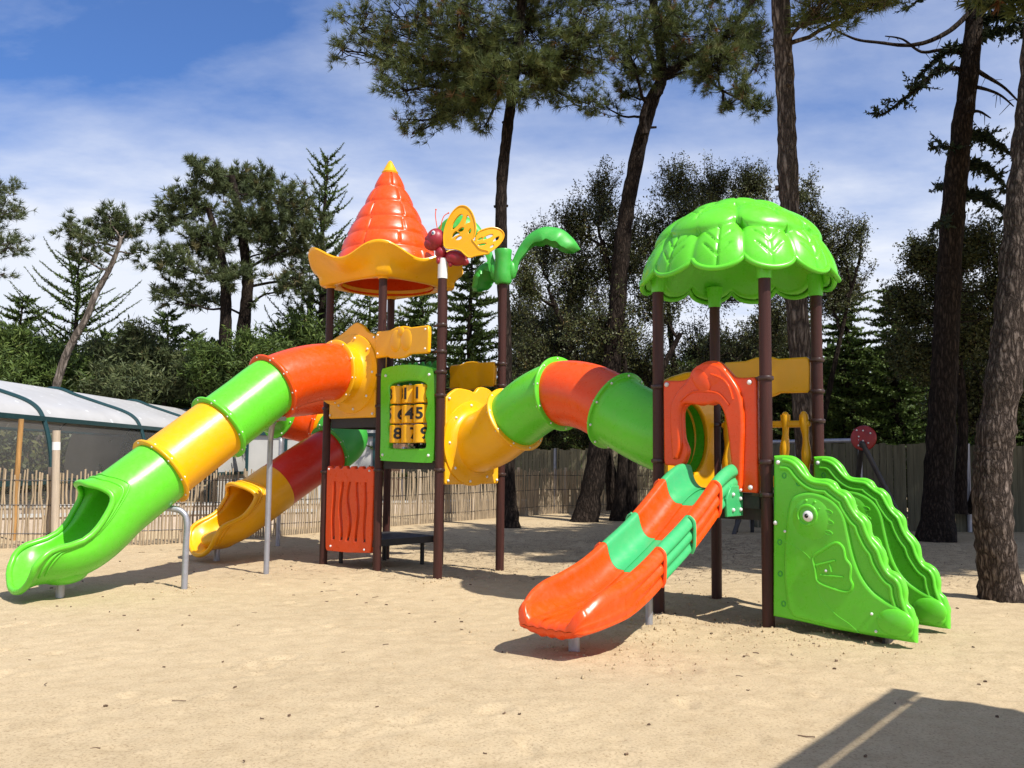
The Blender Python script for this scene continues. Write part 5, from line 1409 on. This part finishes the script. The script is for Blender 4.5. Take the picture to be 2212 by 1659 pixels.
for pts, r, n in limbs_:
    B = catmull(pxp(pts, Y, Y + q.uniform(-1.2, 1.2)), 6); mb.tube(B, np.linspace(r, .012, len(B)), 'dark_bark', 7, wob=.08, rs=q)
    for k in range(int(5 + n * .5)):
        i = q.integers(2, len(B)); d = unit(q.normal(size=3) + np.array((0, 0, -.3))); tw = [B[i - 1], B[i - 1] + d * q.uniform(.15, .5) * (1 if n else .6)]
        mb.tube(tw, [.010, .004], 'dark_bark', 4, caps=False)
        if n: spray_branch([tw[0], (tw[0] + tw[1]) / 2, tw[1]], q, 26, .16, .42, -.15, out)
    if n: spray_branch(B, q, n * 16, .22, .38, -.1, out)
for k in range(14):
    a = at(2050 + q.uniform(-12, 30), q.uniform(560, 760), Y); e = a + unit(q.normal(size=3) * np.array((1, .6, .2))) * q.uniform(.3, 1.0); mb.tube([a, (a + e) / 2 - Z * .04, e], [.02, .012, .006], 'dark_bark', 5)
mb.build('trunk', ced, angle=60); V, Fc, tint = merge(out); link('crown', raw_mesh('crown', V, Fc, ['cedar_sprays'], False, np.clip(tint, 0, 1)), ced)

# holm oaks behind the tunnel and the right tower
broadleaf('holm_oak', 'sparse dark holm oak with bare stems behind the crawl tunnel', [pxp([(1335, 1130), (1345, 1000), (1350, 850), (1330, 650), (1300, 520)], 23.4), pxp([(1360, 1110), (1370, 960), (1400, 860), (1470, 720)], 23.6), pxp([(1330, 1100), (1300, 930), (1240, 760), (1190, 640)], 24)],
          cl([(1300, 440, 62, 72, 8), (1240, 500, 62, 66, 8), (1175, 540, 60, 62, 7), (1135, 610, 40, 70, 6), (1245, 610, 95, 80, 13), (1345, 560, 85, 100, 14), (1425, 520, 70, 80, 10), (1300, 720, 120, 90, 14), (1180, 740, 90, 80, 11), (1410, 660, 70, 80, 8), (1400, 800, 110, 70, 10), (1230, 850, 110, 70, 10), (1140, 800, 60, 90, 8), (1310, 800, 90, 60, 8)], 24.2, 1.5, 4), 41, 92000, r0=.17)
broadleaf('holm_oak', 'dark holm oak crown spreading behind the left half of the leaf canopy', [pxp([(1500, 1110), (1510, 900), (1540, 700), (1550, 520)], 25.5), pxp([(1490, 1100), (1470, 900), (1450, 740), (1440, 600)], 25.6), pxp([(1520, 1100), (1590, 860), (1650, 700)], 25.4)],
          cl([(1460, 410, 55, 62, 6), (1545, 425, 72, 66, 9), (1625, 410, 58, 56, 7), (1490, 480, 80, 60, 9), (1590, 500, 90, 70, 11), (1470, 600, 70, 70, 6), (1560, 620, 80, 60, 6), (1660, 560, 60, 90, 8), (1600, 800, 130, 90, 12), (1470, 850, 110, 70, 9), (1500, 740, 60, 50, 3), (1680, 700, 60, 70, 6)], 25.6, 1.4, 5), 42, 80000, r0=.14)
broadleaf('holm_oak', 'thin twiggy holm oak to the right of the leaf canopy', [pxp([(1730, 1100), (1750, 900), (1770, 700), (1780, 540)], 22.6), pxp([(1740, 1100), (1800, 800), (1840, 620)], 22.7)],
          cl([(1740, 420, 30, 55, 3), (1760, 500, 50, 60, 6), (1815, 530, 60, 60, 7), (1860, 500, 30, 30, 2), (1835, 610, 55, 55, 6), (1790, 640, 70, 60, 7), (1750, 600, 50, 80, 6), (1720, 480, 40, 70, 4)], 22.8, .9, 6), 43, 24000, leaf=(.06, .03), r0=.09)
broadleaf('holm_oak', 'dark ivy hung holm oak around the cedar trunk at the right', [pxp([(2070, 1110), (2080, 900), (2060, 700), (2040, 600)], 20.3), pxp([(2100, 1110), (2150, 900), (2170, 650)], 20.5)],
          cl([(1990, 560, 50, 55, 6), (2040, 620, 70, 80, 10), (1965, 660, 60, 70, 8), (2110, 540, 50, 60, 7), (2090, 720, 90, 90, 14), (2010, 770, 80, 80, 12), (2170, 620, 70, 130, 14), (2170, 830, 90, 110, 14), (2080, 870, 90, 80, 12), (1950, 770, 50, 60, 6)], 20.6, 1.0, 7), 44, 88000, r0=.13)

broadleaf('holm_oak', 'low dense evergreen filling the gap under the leaf canopy', [pxp([(1585, 1080), (1590, 920), (1600, 800)], 30), pxp([(1640, 1080), (1660, 900), (1680, 760)], 30)],
          cl([(1500, 900, 80, 70, 8), (1600, 850, 90, 80, 10), (1700, 830, 80, 90, 10), (1560, 770, 60, 50, 4), (1650, 740, 70, 60, 6), (1780, 860, 70, 90, 9), (1720, 920, 80, 60, 8), (1620, 930, 80, 50, 7)], 30, 1.2, 15), 47, 70000, leaf=(.10, .05), r0=.12)
broadleaf('holm_oak', 'low dense evergreen behind the left half of the crawl tunnel', [pxp([(1200, 1070), (1200, 900), (1190, 760)], 30.5), pxp([(1260, 1070), (1290, 900), (1320, 760)], 30.5)],
          cl([(1120, 840, 70, 90, 9), (1200, 800, 80, 80, 9), (1290, 820, 80, 80, 9), (1380, 840, 80, 80, 9), (1130, 720, 60, 70, 6), (1230, 700, 70, 60, 6), (1420, 900, 80, 70, 8), (1180, 910, 80, 50, 6), (1330, 740, 70, 50, 5)], 30.5, 1.2, 16), 48, 70000, leaf=(.10, .05), r0=.12)
# green conifers beyond the dark fence
for k, (x, Yc, h, rad, lab) in enumerate(((1835, 27.5, 7.2, 2.3, 'bright green conifer right of the right tower post'), (1935, 26, 6.6, 2.6, 'green conifer between the tower post and the cedar'), (2085, 26.5, 6.6, 2.6, 'shaded green conifer behind the cedar trunk'), (1725, 29.5, 6.8, 2.4, 'dark conifer hidden behind the scaly pine trunk'), (2230, 25.5, 8, 2.6, 'shaded conifer at the right edge behind the thick pine'))):
    b = at(x, 1000, Yc); cypress('conifer_tree', lab, (b[0], Yc, 0), h, rad, 60 + k, nb=130, ns=300, Lmax=.25, up=.02, mat='cypress_sprays', Wr=.36)

# cypresses and pines on the left, beyond the pool cover
def cyp(x, top, Yc, rad, seed, label, **kw):
    kw['nb'] = int(kw.get('nb', 80) * 1.25); kw['ns'] = int(kw.get('ns', 110) * 2.3); kw['Wr'] = .30; kw['pw'] = .52 if seed in (71, 72) else .66; kw['up'] = kw.get('up', .3) + (.30 if seed in (71, 72) else .02); kw['Lmax'] = .27 if seed in (71, 72) else .34
    b = at(x, 1000, Yc); t = at(x, top, Yc); cypress('cypress_tree', label, (b[0], Yc, 0), t[2], rad, seed, **kw)
cyp(690, 335, 35, 2.5, 71, 'tallest spiky cypress left of the orange cone roof', nb=85, ns=100, up=.55, Lmax=.42)
cyp(150, 548, 37, 3.6, 72, 'spiky cypress behind the thin leaning pine', nb=80, ns=120, up=.30, Lmax=.46)
cyp(30, 640, 36, 3.4, 73, 'broad cypress at the left edge above the pool cover', nb=70, ns=120, up=.30, Lmax=.46)
cyp(255, 715, 35, 2.8, 74, 'low cypress right of the thin leaning pine', nb=64, ns=120, up=.32, Lmax=.46)
cyp(350, 672, 38, 3.4, 75, 'dark cypress below the big pine crown', nb=70, ns=120, up=.30, Lmax=.46)
cyp(455, 735, 36, 3.0, 76, 'low cypress in front of the twin pine trunks', nb=64, ns=120, up=.30, Lmax=.46)
cyp(590, 700, 39, 3.2, 77, 'cypress behind the top of the long tube slide', nb=64, ns=110, up=.35, Lmax=.46)
cyp(-40, 700, 42, 3.8, 81, 'cypress at the far left edge behind the pool cover')
cyp(110, 735, 43, 3.6, 82, 'low dark cypress left of the thin leaning pine trunk')
cyp(215, 715, 44, 3.6, 83, 'dark cypress right behind the thin leaning pine trunk')
cyp(310, 745, 43, 3.6, 84, 'low dark cypress over the middle of the pool cover')
cyp(410, 715, 44, 3.6, 85, 'dark cypress left of the twin pine trunks')
cyp(520, 755, 43, 3.6, 86, 'low dark cypress between the twin pine trunks')
cyp(640, 765, 43, 3.4, 87, 'low dark cypress over the orange tube bend')
cyp(905, 590, 33, 3.0, 78, 'loose green cypress right of the cone roof posts', nb=72, ns=110, up=.12, Lmax=.42)
cyp(1015, 520, 30, 2.9, 79, 'feathery green cypress between the butterfly and palm posts', nb=80, ns=110, up=.10, Lmax=.42)
cyp(790, 620, 36, 2.6, 80, 'cypress seen between the posts of the left tower', nb=60, ns=90, up=.3, Lmax=.42)
Y = 34
pine('pine_tree', 'big bushy pine with twin trunks above the pool cover', [at(520, 1000, Y) * np.array((1, 1, 0)) - Z * .1] + pxp([(522, 850), (525, 720), (535, 620), (528, 540), (515, 450), (500, 380)], Y), (.30, .12),
     cl([(440, 375, 52, 40, 22), (500, 400, 65, 55, 36), (400, 440, 58, 50, 26), (350, 465, 42, 45, 16), (570, 405, 62, 55, 30), (640, 440, 62, 60, 28), (540, 480, 90, 70, 46), (440, 530, 85, 60, 38), (365, 570, 50, 55, 20), (610, 520, 80, 65, 34), (680, 490, 46, 55, 16), (500, 600, 70, 40, 20), (360, 640, 48, 34, 12), (640, 600, 60, 45, 18), (440, 640, 60, 30, 10), (710, 560, 40, 40, 10)], Y, 2.2, 8), 51, leaf_='far_needles', nl=.28, nw=.038, tuft=20, dens=1.3,
     limbs=[(pxp([(485, 850), (487, 720), (487, 620), (475, 540), (450, 450)], Y - .8), .26, .10)], bark_='dark_bark')
Y = 31
pine('pine_tree', 'thin bare trunked pine leaning right above the pool cover', [at(118, 845, Y) * np.array((1, 1, .0)) + np.array((-.9, 0, -.1))] + pxp([(120, 838), (148, 755), (185, 690), (205, 640), (232, 590), (248, 555), (262, 515)], Y), (.145, .065),
     cl([(148, 490, 34, 30, 10), (185, 520, 40, 30, 12), (235, 465, 44, 34, 16), (280, 490, 38, 36, 14), (165, 545, 40, 20, 8), (305, 545, 24, 36, 7), (255, 505, 40, 24, 10), (210, 490, 36, 26, 10)], Y, 1.0, 9), 52, leaf_='far_needles', nl=.24, nw=.030, tuft=20, bark_='grey_bark', dens=1.0)
Y = 29
pine('pine_tree', 'pine crown entering at the left edge of the sky', [np.array((-18.6, Y, -.1)), np.array((-18.5, Y, 4)), np.array((-18.3, Y, 8)), np.array((-18.2, Y, 11))], (.25, .12),
     cl([(15, 405, 40, 32, 16), (5, 450, 50, 40, 18), (45, 455, 28, 24, 8), (20, 535, 46, 28, 14), (-40, 500, 70, 70, 30), (-60, 420, 60, 60, 26), (10, 590, 30, 18, 5), (55, 520, 20, 14, 4), (-70, 580, 60, 50, 16), (-150, 400, 90, 70, 34), (-220, 480, 80, 60, 26), (-150, 330, 70, 50, 24), (-160, 500, 60, 50, 16)], Y, 1.0, 10), 53, leaf_='far_needles', nl=.22, nw=.022, tuft=18)
pine('pine_tree', 'loose olive pine behind the posts of the left tower', [at(660, 1000, 37) * np.array((1, 1, 0)) - Z * .1] + pxp([(662, 850), (668, 700), (672, 600)], 37), (.2, .08),
     cl([(640, 690, 50, 40, 12), (700, 650, 55, 50, 16), (750, 700, 50, 50, 14), (680, 740, 60, 40, 14), (880, 680, 60, 60, 14), (740, 620, 40, 40, 9)], 37, 1.5, 11), 54, leaf_='far_needles', nl=.26, nw=.03, tuft=16, bark_='dark_bark')

for k, (L_, lab) in enumerate((([(20, 760, 75, 55, 9), (95, 790, 75, 45, 8), (45, 820, 90, 45, 8), (160, 812, 70, 45, 8), (-60, 780, 80, 70, 8)], 'soft green evergreen mass over the left end of the pool cover'),
                               ([(225, 790, 70, 50, 8), (300, 762, 60, 55, 8), (345, 800, 75, 50, 8), (260, 830, 90, 40, 7), (400, 820, 70, 45, 7)], 'soft green evergreen below the big bushy pine'),
                               ([(450, 795, 70, 50, 8), (530, 768, 50, 55, 6), (575, 795, 75, 50, 8), (650, 750, 60, 65, 8), (500, 815, 80, 50, 7), (620, 820, 80, 50, 7), (700, 790, 50, 60, 6)], 'soft green evergreen behind the orange bend of the long slide'))):
    b = at(L_[2][0], 1000, 33.5)
    broadleaf('evergreen_tree', lab, [[(b[0], 33.5, -.1), (b[0] + .1, 33.5, 2), (b[0], 33.6, 4)], [(b[0] + 1, 33.5, -.1), (b[0] + 1.3, 33.5, 2.5)]], cl(L_, 33.5, 1.4, 20 + k), 120 + k, 40000, leaf=(.22, .05), mat=('cypress_sprays', 'far_needles', 'cypress_sprays')[k], r0=.16)

# reddish bush over the plank fence
b = at(1265, 1000, 30.5)
broadleaf('bush', 'reddish green bush behind the plank fence under the crawl tunnel', [[(b[0], b[1], 0), (b[0], b[1], 1.6)], [(b[0] + .8, b[1], 0), (b[0] + 1, b[1], 1.5)]], cl([(1210, 968, 50, 30, 5), (1270, 950, 55, 32, 6), (1330, 962, 50, 30, 5), (1170, 985, 40, 20, 3)], 30.5, .4, 12), 45, 9000, mat='bush_leaves', cat='bush', r0=.05)

# far edge of the wood: one unbroken mass behind everything
q = np.random.default_rng(90); n = 80000
xs = q.uniform(-75, 75, n); top = 4.2 + 2.6 * np.clip((xs + 6) / 8, 0, 1) + 1.6 * vnoise(xs / 6, xs * 0, 3) + 1.0 * vnoise(xs / 1.7, xs * 0, 4)
zs2 = top * q.random(n) ** .8; yy = 52 + q.normal(size=n) * 1.6 - .25 * zs2
V, Fc = diamonds(np.stack([xs, yy, zs2], 1), unit(q.normal(size=(n, 3))), q.uniform(.4, .9, n), q.uniform(.2, .45, n), q)
tag(link('far_woods', raw_mesh('far_woods', V, Fc, ['cypress_sprays'], False, np.repeat(q.beta(2, 3, n) * .7, 4))), 'far dark edge of the wood beyond the fences', None, None, 'stuff')
